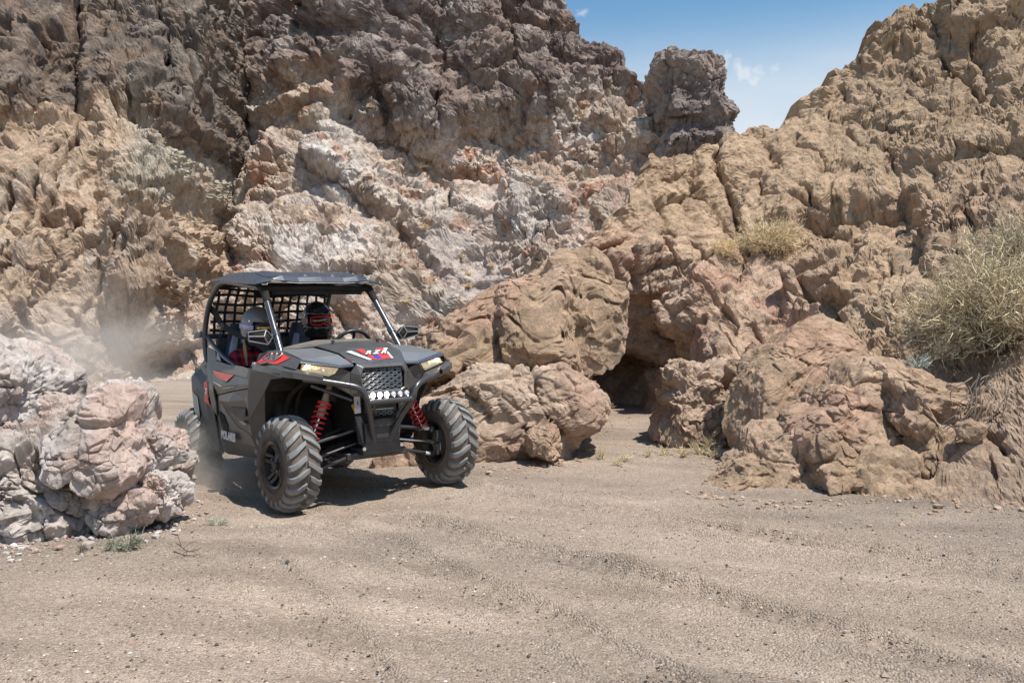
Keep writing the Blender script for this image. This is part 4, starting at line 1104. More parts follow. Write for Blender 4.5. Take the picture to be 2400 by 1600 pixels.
for o in (0, 7):
    q = [(0, 1, 3, 2), (2, 3, 4), (4, 3, 6, 5)]
    F += [tuple((i+o) for i in f) for f in q]
F += [(1, 14, 15, 3), (3, 15, 16, 6), (8, 10, 15, 14), (10, 13, 16, 15)]
mb.add(V, F)
mb.build('hood_centre', M_PAINT, car, bevel=.003, smooth=0, solid=.008)
for s in (1, -1):
    V = [(.44, s*.46, 1.150), (.46, s*.565, 1.134), (.77, s*.55, 1.132), (1.0, s*.565, 1.098), (1.160, s*.57, 1.070), (1.245, s*.32, 1.012), (1.228, s*.218, 1.018), (1.10, s*.262, 1.088), (.955, s*.282, 1.116), (.80, s*.325, 1.146), (.70, s*.40, 1.143),
         (.98, s*.46, 1.095), (1.10, s*.43, 1.073)]
    F = [(0, 1, 2, 10), (10, 2, 9), (9, 2, 11, 8), (2, 3, 11), (3, 12, 11), (8, 11, 12, 7), (3, 4, 12), (12, 4, 5), (7, 12, 5, 6)]
    if s < 0: F = [f[::-1] for f in F]
    MB().add(V, F).build('hood_side', M_PAINT2, car, bevel=.003, smooth=0, solid=.008)
    # brow over the headlight
    V = [(1.150, s*.585, 1.072), (1.245, s*.32, 1.014), (1.232, s*.215, 1.020), (1.185, s*.600, 1.045), (1.265, s*.32, .996), (1.25, s*.215, 1.000)]
    MB().add(V, [(0, 1, 4, 3), (1, 2, 5, 4)]).build('brow_trim', M_ROOF, car, bevel=.004, smooth=0, solid=.014)
    # side panel carrying the number
    V = [(.40, s*.62, 1.065), (.40, s*.60, 1.118), (.46, s*.572, 1.132), (.77, s*.556, 1.131), (1.01, s*.575, 1.094), (1.160, s*.580, 1.070), (1.195, s*.635, 1.000), (1.09, s*.672, 1.024), (.95, s*.672, 1.035), (.48, s*.665, 1.042)]
    F = [(0, 1, 2, 9), (9, 2, 3, 8), (8, 3, 4, 7), (7, 4, 5, 6)]
    MB().add(V, F).build('side_panel', M_PAINT, car, bevel=.003, smooth=0, solid=.006)
    # fender shelf and lip over the wheel
    V = [(.45, s*.69, 1.030), (.48, s*.66, 1.046), (.95, s*.650, 1.040), (1.06, s*.650, 1.028), (1.17, s*.615, 1.003), (1.24, s*.55, .975), (1.30, s*.48, .950),
         (.56, s*.715, 1.022), (.80, s*.715, 1.030), (.96, s*.710, 1.018), (1.10, s*.700, .996), (1.20, s*.655, .985), (1.27, s*.580, .962), (1.33, s*.49, .940),
         (.56, s*.722, .990), (.80, s*.722, .985), (.96, s*.716, .968), (1.10, s*.704, .950), (1.20, s*.655, .940), (1.265, s*.580, .922), (1.32, s*.492, .905)]
    F = [(0, 1, 2, 8, 7), (2, 3, 9, 8), (3, 4, 10, 9), (4, 5, 11, 10), (5, 6, 12, 11), (6, 13, 12)]+[(7+i, 8+i, 15+i, 14+i) for i in range(6)]
    MB().add(V, F).build('fender', M_PAINT, car, bevel=.004, smooth=0, solid=.010)
    MB().add([(.60, s*.675, 1.045), (.90, s*.675, 1.047), (.78, s*.712, 1.056)], [(0, 1, 2)]).build('fender_cap', M_PAINT2, car, bevel=.003, smooth=0, solid=.012)
    # mudguard behind the front wheel
    V = [(.56, s*.722, 1.008), (.45, s*.700, 1.02), (.42, s*.712, .80), (.41, s*.705, .62), (.36, s*.665, .46), (.42, s*.62, .30), (.55, s*.62, .33), (.56, s*.64, .45), (.64, s*.66, .60), (.67, s*.67, .70), (.76, s*.70, .84), (.92, s*.710, .935), (1.10, s*.700, .945), (1.08, s*.708, .985), (.96, s*.716, .985), (.80, s*.722, .99)]
    F = [(0, 1, 2, 10), (10, 2, 3, 9), (9, 3, 8), (8, 3, 4, 7), (7, 4, 5, 6), (0, 10, 11, 15), (15, 11, 14), (14, 11, 12, 13)]
    MB().add(V, F).build('mudguard', M_BLACK, car, bevel=.004, smooth=0, solid=.010)
    MB().add([(.64, s*.66, .60), (.67, s*.67, .70), (.76, s*.70, .84), (.92, s*.705, .935), (.93, s*.55, .95), (.72, s*.5, .84), (.64, s*.5, .70), (.62, s*.5, .55)], [(0, 1, 6, 7), (1, 2, 5, 6), (2, 3, 4, 5)]).build('mudguard_lip', M_DUSTBLACK, car, smooth=0, solid=.008)

# ---- doors and flanks
DV = [(-.60, .62, 1.073), (-.19, .64, 1.036), (.16, .65, 1.022), (.39, .665, 1.000),            # 0-3 top
      (-.57, .655, .995), (-.18, .672, .968), (.14, .682, .950), (.40, .690, .930),              # 4-7 under the trim strip
      (-.46, .700, .885), (-.02, .730, .875), (.22, .705, .885), (.41, .700, .880),             # 8-11
      (-.43, .672, .785), (-.10, .705, .812), (.12, .712, .835), (.415, .695, .86),             # 12-15 seam
      (-.36, .690, .735), (.02, .735, .745), (.30, .700, .765), (.42, .705, .74),               # 16-19
      (-.24, .672, .66), (.10, .690, .63), (.33, .672, .62), (.41, .700, .63),                  # 20-23
      (.02, .668, .54), (.25, .664, .505), (.36, .662, .462), (.39, .668, .52)]                 # 24-27
DF_strip = [(0, 1, 5, 4), (1, 2, 6, 5), (2, 3, 7, 6)]
DF = [(4, 5, 9, 8), (5, 6, 9), (6, 10, 9), (6, 7, 11, 10), (8, 9, 13, 12), (9, 10, 14, 13), (10, 11, 15, 14)]
DF2 = [(12, 13, 17, 16), (13, 14, 17), (14, 18, 17), (14, 15, 19, 18), (16, 17, 20), (20, 17, 21), (17, 18, 22, 21), (18, 19, 23, 22), (20, 21, 24), (21, 22, 25, 24), (22, 23, 27, 25), (25, 27, 26)]
for s in (1, -1):
    d = empty('door', (0, 0, 0), car)
    DVs = [(x, y*s, z) for (x, y, z) in DV]
    MB().add(DVs, DF_strip).build('door_trim', M_SMOKE, d, bevel=.003, smooth=0, solid=.012)
    MB().add(DVs, DF).build('upper_door_skin', M_PAINT, d, bevel=.003, smooth=0, solid=.006)
    lo = [(x, y-.006*s if True else y, z-(.006 if i in (12, 13, 14, 15) else 0)) for i, (x, y, z) in enumerate(DVs)]
    MB().add(lo, DF2).build('lower_door_skin', M_PAINT, d, bevel=.003, smooth=0, solid=.006)
    e = .0105*s
    MB().add([(-.52, .664*s+e, .988), (.05, .678*s+e, .957), (-.03, .715*s+e, .905)], [(0, 1, 2)]).build('red_decal', M_DULLRED, d, smooth=0, solid=.002)
    MB().add([(-.54, .664*s+e, .99), (-.52, .664*s+e, .988), (-.03, .715*s+e, .905), (-.30, .700*s+e, .925)], [(0, 1, 2, 3)]).build('red_decal', M_DULLRED, d, smooth=0, solid=.002)
    MB().add([(-.42, .700*s+e, .895), (-.12, .722*s+e, .868), (-.20, .715*s+e, .862)], [(0, 1, 2)]).build('white_stripe', M_WHITE, d, smooth=0, solid=.002)
    MB().add([(-.18, .715*s+e, .845), (.02, .722*s+e, .86), (.20, .712*s+e, .868), (.0, .722*s+e, .853)], [(0, 1, 2, 3)]).build('white_stripe', M_WHITE, d, smooth=0, solid=.002)
    MB().add([(.13, .702*s+e, .63), (.29, .688*s+e, .60), (.31, .684*s+e, .70), (.0, .722*s+e, .70)], [(0, 1, 2, 3)]).build('dark_inlay', M_BLACK, d, smooth=0, solid=.003)
    MB().add([(.15, .685*s+e, .585), (.26, .678*s+e, .562), (.30, .675*s+e, .575), (.22, .684*s+e, .60)], [(0, 1, 2, 3)]).build('door_latch', M_STEEL, d, smooth=0, solid=.006)
    # lower flank and rocker
    V = [(-.43, .668, .778), (-.24, .668, .655), (.02, .662, .535), (.25, .658, .500), (.37, .658, .458), (-.50, .66, .60), (-.30, .670, .58), (-.40, .655, .45), (-.15, .655, .42), (.36, .64, .40), (-.57, .62, .30), (-.44, .60, .270), (.17, .60, .29), (.50, .60, .32)]
    V = [(x, y*s, z) for (x, y, z) in V]
    F = [(0, 1, 6, 5), (1, 2, 6), (5, 6, 7), (6, 2, 8, 7), (2, 3, 8), (3, 4, 9, 8), (5, 7, 10), (7, 8, 11, 10), (8, 9, 12, 11), (9, 13, 12)]
    MB().add(V, F).build('rocker_panel', M_PAINT, car, bevel=.003, smooth=0, solid=.008)
    MB().add([(-.40, s*.678, .645), (-.28, s*.676, .62), (-.20, s*.672, .54), (-.22, s*.67, .45), (-.33, s*.668, .50), (-.38, s*.672, .58)], [(0, 1, 2, 3, 4, 5)]).build('side_vent', M_DUSTBLACK, car, smooth=0, solid=.012)
    # post panel behind the door
    V = [(-.84, .615, 1.195), (-.66, .598, 1.155), (-.60, .612, 1.075), (-.77, .64, 1.05), (-.55, .66, .93), (-.69, .665, .945), (-.47, .690, .82), (-.60, .69, .80), (-.44, .682, .70), (-.52, .69, .66), (-.46, .672, .60)]
    V = [(x, y*s, z) for (x, y, z) in V]
    MB().add(V, [(0, 1, 2, 3), (3, 2, 4, 5), (5, 4, 6, 7), (7, 6, 8, 9), (9, 8, 10)]).build('post_panel', M_PAINT, car, bevel=.004, smooth=0, solid=.014)
    MB().add([(-.62, s*.60, 1.15), (-.55, s*.60, 1.10), (-.52, s*.60, 1.06), (-.60, s*.615, 1.08)], [(0, 1, 2, 3)]).build('post_cap', M_STEEL, car, bevel=.003, smooth=0, solid=.01)
    # rear fender
    V = [(-1.25, .58, 1.010), (-1.07, .700, .925), (-.95, .62, 1.025), (-.80, .64, .955), (-.66, .66, .935), (-.86, .71, .84), (-.80, .745, .52), (-.97, .725, .78), (-.68, .70, .80), (-.60, .70, .56), (-.57, .66, .290), (-.52, .64, .285), (-.50, .67, .52), (-.52, .68, .66), (-.70, .712, .53)]
    V = [(x, y*s, z) for (x, y, z) in V]
    F = [(0, 2, 1), (1, 2, 3, 5), (3, 4, 8, 5), (1, 5, 7), (7, 5, 14, 6), (5, 8, 9, 14), (8, 13, 12, 9), (6, 14, 10), (14, 9, 11, 10), (9, 12, 11)]
    MB().add(V, F).build('rear_fender', M_BLACK, car, bevel=.005, smooth=0, solid=.012)
    e = .012*s
    MB().add([(-.95, s*.722+e, .80), (-.84, s*.715+e, .76), (-.76, s*.72+e, .60), (-.78, s*.728+e, .52), (-.86, s*.735+e, .62)], [(0, 1, 2, 3, 4)]).build('fender_inlay', M_PAINT2, car, smooth=0, solid=.004)
    MB().add([(-.74, s*.680+e, .885), (-.66, s*.672+e, .900), (-.60, s*.692+e, .76), (-.56, s*.69+e, .68), (-.60, s*.695+e, .70), (-.68, s*.70+e, .72)], [(0, 1, 2, 3, 4, 5)]).build('red_decal', M_RED, car, smooth=0, solid=.003)
    MB().add([(-1.08, s*.63, 1.00), (-.90, s*.625, 1.08), (-.78, s*.63, 1.05), (-.72, s*.645, .94), (-.80, s*.65, .945)], [(0, 1, 2, 3, 4)]).build('quarter_trim', M_SMOKE, car, bevel=.004, smooth=0, solid=.02)

for s in (1, -1):
    MB().add([(-.98, s*.60, .98), (-.75, s*.60, 1.06), (-.50, s*.62, 1.04), (-.38, s*.65, .86), (-.36, s*.65, .60), (-.45, s*.61, .34), (-.62, s*.58, .34), (-.74, s*.64, .60)], [(0, 1, 2, 3, 4, 5, 6, 7)]).build('inner_panel', M_DUSTBLACK, car, smooth=0, solid=.01)
# ---- front
mb = MB()
O = [(1.255, .20, 1.012), (1.235, .235, .96), (1.225, .240, .80), (1.215, .19, .768)]
I = [(1.285, .155, .985), (1.295, .182, .940), (1.300, .172, .832), (1.300, .14, .815)]
V = []
for s in (1, -1): V += [(x, y*s, z) for (x, y, z) in O]+[(x, y*s, z) for (x, y, z) in I]
V += [(.0+1.24, .15*s, z) for s in (1, -1) for z in (.975, .83)]
F = [(0, 4, 5, 1), (1, 5, 6, 2), (2, 6, 7, 3), (8, 9, 13, 12), (9, 10, 14, 13), (10, 11, 15, 14), (0, 8, 12, 4), (3, 7, 15, 11)]
mb.add(V, F)
mb.build('grille_surround', M_PAINT, car, bevel=.004, smooth=0, solid=.02)
mb = MB(); mb.add([(1.235, .20, 1.032), (1.235, -.20, 1.032), (1.262, -.20, 1.006), (1.262, .20, 1.006)], [(0, 1, 2, 3)]); mb.build('nose_lip', M_ROOF, car, bevel=.004, smooth=0, solid=.012)
mb = MB(); mb.box((1.20, 0, .90), (.02, .36, .19)); mb.build('radiator', M_DUSTBLACK, car)
def hex_mesh(x0, zc, hw, hh, cw, ch, tilt=0):
    mb = MB()
    cols = int(2*hw/cw)+2; rows = int(2*hh/ch)+2
    for r in range(rows):
        z = zc-hh+r*ch
        pts = []
        for c in range(cols*4+1):
            y = -hw+c*cw/4-(cw/2 if r % 2 else 0)
            ph = c % 4
            dz = (0, 0, 1, 1)[ph]*ch*.5
            # flat bottoms and tops joined by slants
            if abs(y) <= hw: pts.append((x0+tilt*(z-zc), y, min(z+dz, zc+hh)))
        if len(pts) > 1: mb.tube(pts, .0022, 4, cap=False)
        pts2 = []
        for c in range(cols*4+1):
            y = -hw+c*cw/4-(cw/2 if r % 2 else 0)
            dz = (1, 1, 0, 0)[c % 4]*ch*.5
            if abs(y) <= hw: pts2.append((x0+tilt*(z-zc), y, min(z+ch*.5+dz*.9, zc+hh)))
        if len(pts2) > 1: mb.tube(pts2, .0022, 4, cap=False)
    return mb
hex_mesh(1.272, .905, .165, .080, .066, .021).build('grille_mesh', plain('grey_wire', (.30, .31, .32), rough=.35, metal=.6, dust=.1), car, smooth=0)
hex_mesh(1.255, .655, .095, .022, .05, .018).build('lower_grille', M_STEEL, car, smooth=0)
for s in (1, -1):
    h = empty('headlight', (0, 0, 0), car)
    A = [(1.140, .565, 1.048), (1.248, .330, 1.000), (1.238, .365, .955), (1.205, .40, .937), (1.172, .590, .992)]
    A = [(x, y*s, z) for (x, y, z) in A]
    MB().add(A, [(0, 1, 2, 3, 4)]).build('reflector', M_LAMP, h, smooth=0, solid=.004)
    B = [(x+.012, y, z) for (x, y, z) in A]
    mb = MB(); mb.tube(B, .005, 6, closed=True); mb.build('lamp_bezel', M_BLACK, h)
    mb = MB(); mb.lathe([(.001, .020), (.017, .018), (.020, .006), (.019, 0)], 20, 'x', (1.165, s*.535, 1.018)); mb.build('bulb', M_BULB, h)
    mb = MB(); mb.lathe([(.001, .020), (.010, .018), (.012, 0)], 16, 'x', (1.205, s*.44, .985)); mb.build('bulb', M_LEDDIM, h)
    # cheek under the lamp
    V = [(1.250, .320, .996), (1.235, .238, .965), (1.225, .242, .80), (1.20, .34, .86), (1.212, .405, .925), (1.178, .600, .982), (1.30, .54, .945), (1.25, .42, .90)]
    V = [(x, y*s, z) for (x, y, z) in V]
    MB().add(V, [(0, 1, 2, 3, 4), (4, 3, 7), (4, 7, 6, 5)]).build('cheek_panel', M_PAINT, car, bevel=.004, smooth=0, solid=.010)
    # bumper hoop
    mb = MB(); mb.tube([(1.23, s*.60, .935), (1.265, s*.52, .920), (1.335, s*.34, .880), (1.372, s*.25, .852), (1.388, s*.205, .805), (1.382, s*.185, .745), (1.30, s*.12, .600), (1.22, s*.060, .430)], .0225, 14, smooth=6)
    mb.build('bumper_tube', M_TUBE, car)
    mb = MB(); mb.tube([(1.06, s*.47, .875), (1.12, s*.36, .825), (1.20, s*.215, .755)], .014, 10); mb.build('brace_tube', M_TUBEL, car)
    mb = MB(); mb.tube([(1.375, s*.135, .725), (1.33, s*.10, .66), (1.25, s*.09, .62)], .009, 8, smooth=3); mb.build('tow_loop', M_TUBE, car)
    V = [(1.21, .205, .79), (1.235, .165, .785), (1.235, .165, .66), (1.21, .205, .655), (1.18, .185, .64), (1.215, .150, .64), (1.215, .135, .425), (1.17, .160, .425)]
    V = [(x, y*s, z) for (x, y, z) in V]
    MB().add(V[:4], [(0, 1, 2, 3)]).build('bulkhead_bracket', M_STEEL, car, bevel=.004, smooth=0, solid=.05)
    MB().add(V[4:], [(0, 1, 2, 3)]).build('frame_upright', M_TUBEL, car, bevel=.006, smooth=0, solid=.035)
    mb = MB(); mb.box((1.238, s*.186, .735), (.02, .022, .030)); mb.build('square_socket', M_DUSTBLACK, car)
    # suspension: upper and lower arms, tie rod, shock with red spring
    zo = .325 if s < 0 else .350
    yo = .50 if s < 0 else .54
    for (name, zi, zz, w) in (('upper_arm', .525, zo+.115, .11), ('lower_arm', .355, zo-.085, .15)):
        mb = MB(); mb.tube([(1.0+w, s*.17, zi), (1.03, s*yo, zz)], .0135, 10); mb.tube([(1.0-w, s*.17, zi), (.97, s*yo, zz)], .0135, 10); mb.tube([(1.0+w*.5, s*.34, (zi+zz)/2), (1.0-w*.5, s*.34, (zi+zz)/2)], .010, 8)
        mb.cyl((.95, s*yo, zz), (1.05, s*yo, zz), .022, 12)
        mb.build(name, M_TUBE, car)
        mb = MB(); t0, t1 = .80, .93
        f = lambda t: (1.0+w+(.03-w)*t, s*(.17+(yo-.17)*t), zi+(zz-zi)*t+.001)
        mb.cyl(f(t0), f(t1), .0148, 10); mb.build('arm_sticker', M_WHITE, car)
    mb = MB(); mb.tube([(1.12, s*.16, .43), (1.08, s*(yo+.02), zo+.01)], .009, 8); mb.cyl((1.08, s*(yo-.07), zo+.03), (1.08, s*(yo+.03), zo+.0), .014, 10); mb.build('tie_rod', M_CHROME if s > 0 else M_TUBE, car)
    mb = MB(); mb.tube([(.98, s*.14, .43), (.99, s*.30, .40), (1.0, s*yo, zo)], .017, 10); mb.build('drive_shaft', M_DUSTBLACK, car)
    top = Vector((1.0, s*.285, .865)); bot = Vector((1.02, s*.475, .465 if s < 0 else .475))
    sh = empty('shock_absorber', (0, 0, 0), car)
    mb = MB(); mb.cyl(top, top.lerp(bot, .55), .030, 18); mb.build('damper_body', M_CREAM, sh)
    mb = MB(); mb.cyl(top.lerp(bot, .5), bot, .011, 12); mb.cyl(top.lerp(bot, .93), bot, .035, 16); mb.build('damper_rod', M_CHROME, sh)
    mb = MB(); mb.cyl(top+Vector((.055, -s*.03, .03)), top.lerp(bot, .28)+Vector((.06, -s*.03, 0)), .028, 16); mb.build('reservoir', M_DUSTBLACK, sh)
    ax = (bot-top).normalized(); n1 = ax.orthogonal().normalized(); n2 = ax.cross(n1)
    pts = []
    coils = 7
    for i in range(coils*14+1):
        t = i/(coils*14); tt = t
        pos = top.lerp(bot, .34+.62*(tt if s < 0 else tt))
        a = 2*math.pi*coils*t
        pts.append(pos+n1*.050*math.cos(a)+n2*.050*math.sin(a))
    mb = MB(); mb.tube(pts, .0075, 8); mb.build('coil_spring', M_SPRING, sh)
    for (t, rr) in ((.33, .052), (.97, .050)):
        c = top.lerp(bot, t); mb = MB(); mb.cyl(c-ax*.008, c+ax*.008, rr, 20); mb.build('spring_collar', M_RED if t < .5 else M_STEEL, sh)
    # rear arms
    mb = MB(); mb.tube([(-.50, s*.42, .40), (-.96, s*.56, .33)], .026, 10); mb.tube([(-1.15, s*.15, .36), (-1.02, s*.56, .30)], .014); mb.tube([(-1.15, s*.15, .52), (-1.02, s*.56, .42)], .014); mb.tube([(-.92, s*.50, .36), (-.82, s*.42, .90)], .036); mb.build('rear_arm', M_DUSTBLACK, car)
mb = MB(); mb.tube([(1.385, -.185, .742), (1.385, .185, .742)], .021, 14); mb.build('bumper_crossbar', M_TUBE, car)
mb = MB(); mb.box((1.25, 0, .57), (.03, .16, .045)); mb.tube([(1.245, -.10, .595), (1.27, 0, .600), (1.245, .10, .595)], .012, 8, smooth=4); mb.box((1.19, 0, .50), (.10, .28, .14)); mb.box((1.20, 0, .70), (.06, .26, .09)); mb.build('front_bulkhead', M_BLACK, car, bevel=.005)
mb = MB(); mb.box((1.21, 0, .405), (.05, .30, .06)); mb.build('front_skid', M_BLACK, car, bevel=.008)
for s in (1, -1):
    mb = MB(); mb.cyl((1.235, s*.155, .395), (1.245, s*.155, .395), .014, 12); mb.build('skid_bolt', M_CHROME, car)
mb = MB(); mb.box((1.18, -.19, .70), (.01, .03, .05), Matrix.Rotation(.4, 3, 'X')); mb.build('warning_tag', M_YEL, car)
lb = empty('light_bar', (0, 0, 0), car)
mb = MB(); mb.box((1.335, .012, .788), (.045, .34, .040)); mb.build('bar_housing', M_BLACK, lb, bevel=.004)
for k in range(6):
    y = -.128+k*.056
    mb = MB(); mb.lathe([(.001, .004), (.014, .003), (.0165, 0), (.0165, -.004)], 18, 'x', (1.360, y, .788)); mb.build('led', [M_LED, M_LED, M_LED, M_LEDDIM, M_LEDDIM, M_LEDDIM][k], lb)
    mb = MB(); mb.lathe([(.0165, -.002), (.021, .002), (.023, -.002)], 18, 'x', (1.360, y, .788)); mb.build('led_ring', M_CHROME, lb)

# ---- cage, roof, mirrors, nets
for s in (1, -1):
    mb = MB(); mb.tube([(.63, s*.517, 1.120), (.617, s*.515, 1.143), (.218, s*.473, 1.624)], .025, 14); mb.build('a_pillar', M_TUBEL, car)
    mb = MB(); mb.tube([(.30, s*.48, 1.53), (.20, s*.470, 1.645), (.12, s*.475, 1.665)], [.028, .036, .03], 12); mb.build('pillar_clamp', M_DUSTBLACK, car)
    mb = MB(); mb.cyl((.532, s*.506, 1.245), (.500, s*.503, 1.283), .031, 16); mb.build('mirror_clamp', M_TUBEL, car)
    mb = MB(); mb.tube([(.20, s*.472, 1.645), (-.05, s*.50, 1.685), (-.45, s*.525, 1.745), (-.62, s*.535, 1.755), (-.72, s*.55, 1.715), (-.86, s*.57, 1.60), (-.925, s*.585, 1.47), (-.955, s*.598, 1.32), (-.955, s*.600, 1.15), (-.88, s*.58, .90)], .024, 12, smooth=5); mb.build('cage_side', M_TUBE, car)
    mb = MB(); mb.tube([(-.95, s*.59, 1.30), (-.55, s*.585, 1.12), (-.1, s*.58, 1.00), (.4, s*.58, .98)], .018, 10, smooth=4); mb.build('door_bar', M_TUBE, car)
    # mirror
    m = empty('wing_mirror', (0, 0, 0), car)
    ry = [(.548, 1.245), (.598, 1.300), (.738, 1.286), (.735, 1.220), (.588, 1.190)]
    jn = (.622, 1.250)
    fr = [(.555, s*y, z) for y, z in ry]
    V = fr+[(.49, s*(y*.92+.05), (z-1.245)*.8+1.245) for y, z in ry]+[(.575, s*jn[0], jn[1])]
    F = [(i, (i+1) % 5, 5+(i+1) % 5, 5+i) for i in range(5)]+[(5, 6, 7, 8, 9)]+[(i, (i+1) % 5, 10) for i in range(5)]
    MB().add(V, F).build('mirror_shell', M_DUSTBLACK, m, smooth=0)
    mb = MB(); mb.tube([(.560, q[1], q[2]) for q in fr], .0062, 6, closed=True)
    for k in (1, 4): mb.tube([(.580, s*jn[0], jn[1]), (.560, fr[k][1], fr[k][2])], .0058, 6)
    mid = Vector(fr[2]).lerp(Vector(fr[3]), .5); mb.tube([(.580, s*jn[0], jn[1]), mid+Vector((.005, 0, 0))], .0058, 6)
    mb.build('mirror_frame', M_PAINT2, m, smooth=0)
    mb = MB(); mb.tube([(.515, s*.51, 1.262), (.525, s*.555, 1.25)], .012, 8); mb.build('mirror_arm', M_TUBE, m)
    # grey tab on the cage
    MB().add([(-.99, s*.60, 1.34), (-.99, s*.68, 1.33), (-1.0, s*.69, 1.27), (-1.0, s*.60, 1.29)], [(0, 1, 2, 3)]).build('marker_tab', M_STEEL, car, smooth=0, solid=.01)
mb = MB(); mb.tube([(.205, -.472, 1.640), (.225, 0, 1.648), (.205, .472, 1.640)], .024, 12, smooth=6); mb.build('front_crossbar', M_DUSTBLACK, car)
mb = MB(); mb.box((.205, 0, 1.618), (.03, .80, .05)); mb.build('visor_panel', M_DUSTBLACK, car, bevel=.008)
mb = MB(); mb.tube([(-.68, -.54, 1.735), (-.68, .54, 1.735)], .022, 12); mb.build('rear_crossbar', M_DUSTBLACK, car)
mb = MB(); mb.tube([(-.955, -.60, 1.29), (-.955, .60, 1.29)], .024, 12); mb.build('harness_bar', M_TUBE, car)
mb = MB(); mb.tube([(-.90, -.58, 1.12), (-.90, .58, 1.12)], .018, 10); mb.tube([(-.93, -.3, 1.29), (-.88, -.3, .95)], .018); mb.tube([(-.93, .3, 1.29), (-.88, .3, .95)], .018); mb.build('rear_frame', M_TUBE, car)
# roof: a faceted moulded sheet
xs = [.292, .255, .10, -.16, -.46, -.80, -.86]
ysr = [0, .20, .33, .41, .47, .565]
zz = [[1.688, 1.685, 1.696, 1.700, 1.690, 1.672],
      [1.735, 1.728, 1.728, 1.720, 1.705, 1.676],
      [1.778, 1.772, 1.768, 1.756, 1.725, 1.690],
      [1.812, 1.806, 1.802, 1.798, 1.765, 1.716],
      [1.835, 1.832, 1.828, 1.825, 1.790, 1.758],
      [1.862, 1.858, 1.852, 1.846, 1.815, 1.790],
      [1.855, 1.852, 1.845, 1.838, 1.810, 1.785]]
V = []; F = []
cols = [(-y) for y in ysr[::-1]]+ysr[1:]
for i, x in enumerate(xs):
    for j, y in enumerate(cols):
        k = abs(j-5)
        xx = x
        if i == 0 and k == 5: xx = .27
        if i == 0 and k == 1: xx = .285
        if i == 0 and k == 3: xx = .270
        z = zz[i][k]+(.012 if (k in (2,) and i in (1, 2, 3)) else 0)
        V.append((xx, y, z))
nc_ = len(cols)
for i in range(len(xs)-1):
    for j in range(nc_-1):
        a = i*nc_+j
        F.append((a, a+1, a+nc_+1, a+nc_) if True else 0)
roof = MB().add(V, F).build('roof', M_ROOF, car, bevel=.004, smooth=0, solid=.014)
mb = MB(); mb.tube([(.297, -.52, 1.668), (.297, -.475, 1.668), (.275, -.46, 1.698), (.297, -.2, 1.680), (.300, 0, 1.684), (.297, .2, 1.680), (.275, .46, 1.698), (.297, .475, 1.668), (.297, .52, 1.668)], .003, 6); mb.build('roof_edge', M_STEEL, roof)
for y in (-.33, -.12, .12, .33):
    mb = MB(); mb.cyl((.215, y, 1.735), (.225, y, 1.752), .012, 10); mb.box((.225, y, 1.742), (.02, .045, .008)); mb.build('roof_bolt', M_STEEL, roof)
# raised pads on the roof corners
for s in (1, -1):
    V = [(.25, s*.43, 1.728), (.12, s*.44, 1.752), (-.10, s*.42, 1.798), (.06, s*.34, 1.786), (.22, s*.34, 1.748)]
    MB().add(V, [(0, 1, 2, 3, 4)]).build('roof_pad', M_ROOF, roof, bevel=.004, smooth=0, solid=.016)
# rear window net, strap by strap
net = empty('window_net', (0, 0, 0), car)
def net_x(z): return -.72-.24*((1.73-z)/.43)**.7 if z < 1.73 else -.72
rngn = random.Random(4)
for k, z in enumerate((1.705, 1.648, 1.575, 1.495, 1.415, 1.340)):
    ys_ = [-.55+1.10*i/12 for i in range(13)]
    ph = rngn.random()*6
    pts = [(net_x(z)+.004*math.sin(i*1.7+ph), y*(1+.05*(1.73-z)), z+.010*math.sin(i*.8+ph)-.010*(1-(y/.55)**2)*(k == 0)) for i, y in enumerate(ys_)]
    mb = MB(); mb.tube(pts, .0125, 6, flat=.14, up=(1, 0, .2)); mb.build('net_strap', M_WEB, net)
for k in range(13):
    y = -.51+1.02*k/12
    zt = 1.715 if k not in (0, 12) else 1.69
    pts = [(net_x(zt+(1.30-zt)*i/7)-.004, y*(1+.05*(1.73-(zt+(1.30-zt)*i/7)))+.006*math.sin(i*1.1+k), zt+(1.30-zt)*i/7) for i in range(8)]
    mb = MB(); mb.tube(pts, .0125, 6, flat=.14, up=(1, 0, .3)); mb.build('net_strap', M_WEB, net)
mb = MB(); mb.box((-.715, -.02, 1.675), (.012, .40, .085)); mb.build('net_patch', M_WEB, net, bevel=.004)
for (y, w) in ((-.02, .05), (.07, .06), (.16, .04)):
    mb = MB(); mb.box((net_x(1.345)+.012, y, 1.343), (.003, w, .020)); mb.build('strap_label', M_STEEL, net)

# ---- cabin: seats, belts, steering wheel
for s in (-1, 1):
    st = empty('seat', (0, 0, 0), car)
    y = s*.29
    V = []; F = []
    prof = [(-.50, .56, .17), (-.58, .68, .21), (-.66, .88, .23), (-.73, 1.06, .225), (-.79, 1.20, .17), (-.83, 1.34, .12), (-.84, 1.40, .09)]
    for (x, z, w) in prof:
        for q in (-1, -.72, 0, .72, 1):
            V.append((x+(.05 if abs(q) == 1 else (.0 if q else -.015)), y+q*w, z))
    for i in range(len(prof)-1):
        for j in range(4): a = i*5+j; F.append((a, a+1, a+6, a+5))
    MB().add(V, F).build('backrest', M_SEAT, st, solid=.07, bevel=.015, smooth=50)
    for q in (-1, 1):
        V = [(-.60, y+q*.20, .86), (-.66, y+q*.215, 1.04), (-.72, y+q*.17, 1.18), (-.77, y+q*.12, 1.30), (-.77, y+q*.07, 1.28), (-.71, y+q*.11, 1.16), (-.65, y+q*.15, 1.02), (-.60, y+q*.15, .88)]
        MB().add(V, [(0, 1, 6, 7), (1, 2, 5, 6), (2, 3, 4, 5)]).build('backrest_panel', M_SEATW, st, solid=.03, bevel=.006, smooth=40)
    mb = MB(); mb.box((-.28, y, .52), (.50, .46, .14)); mb.build('seat_base', M_SEAT, st, bevel=.04)
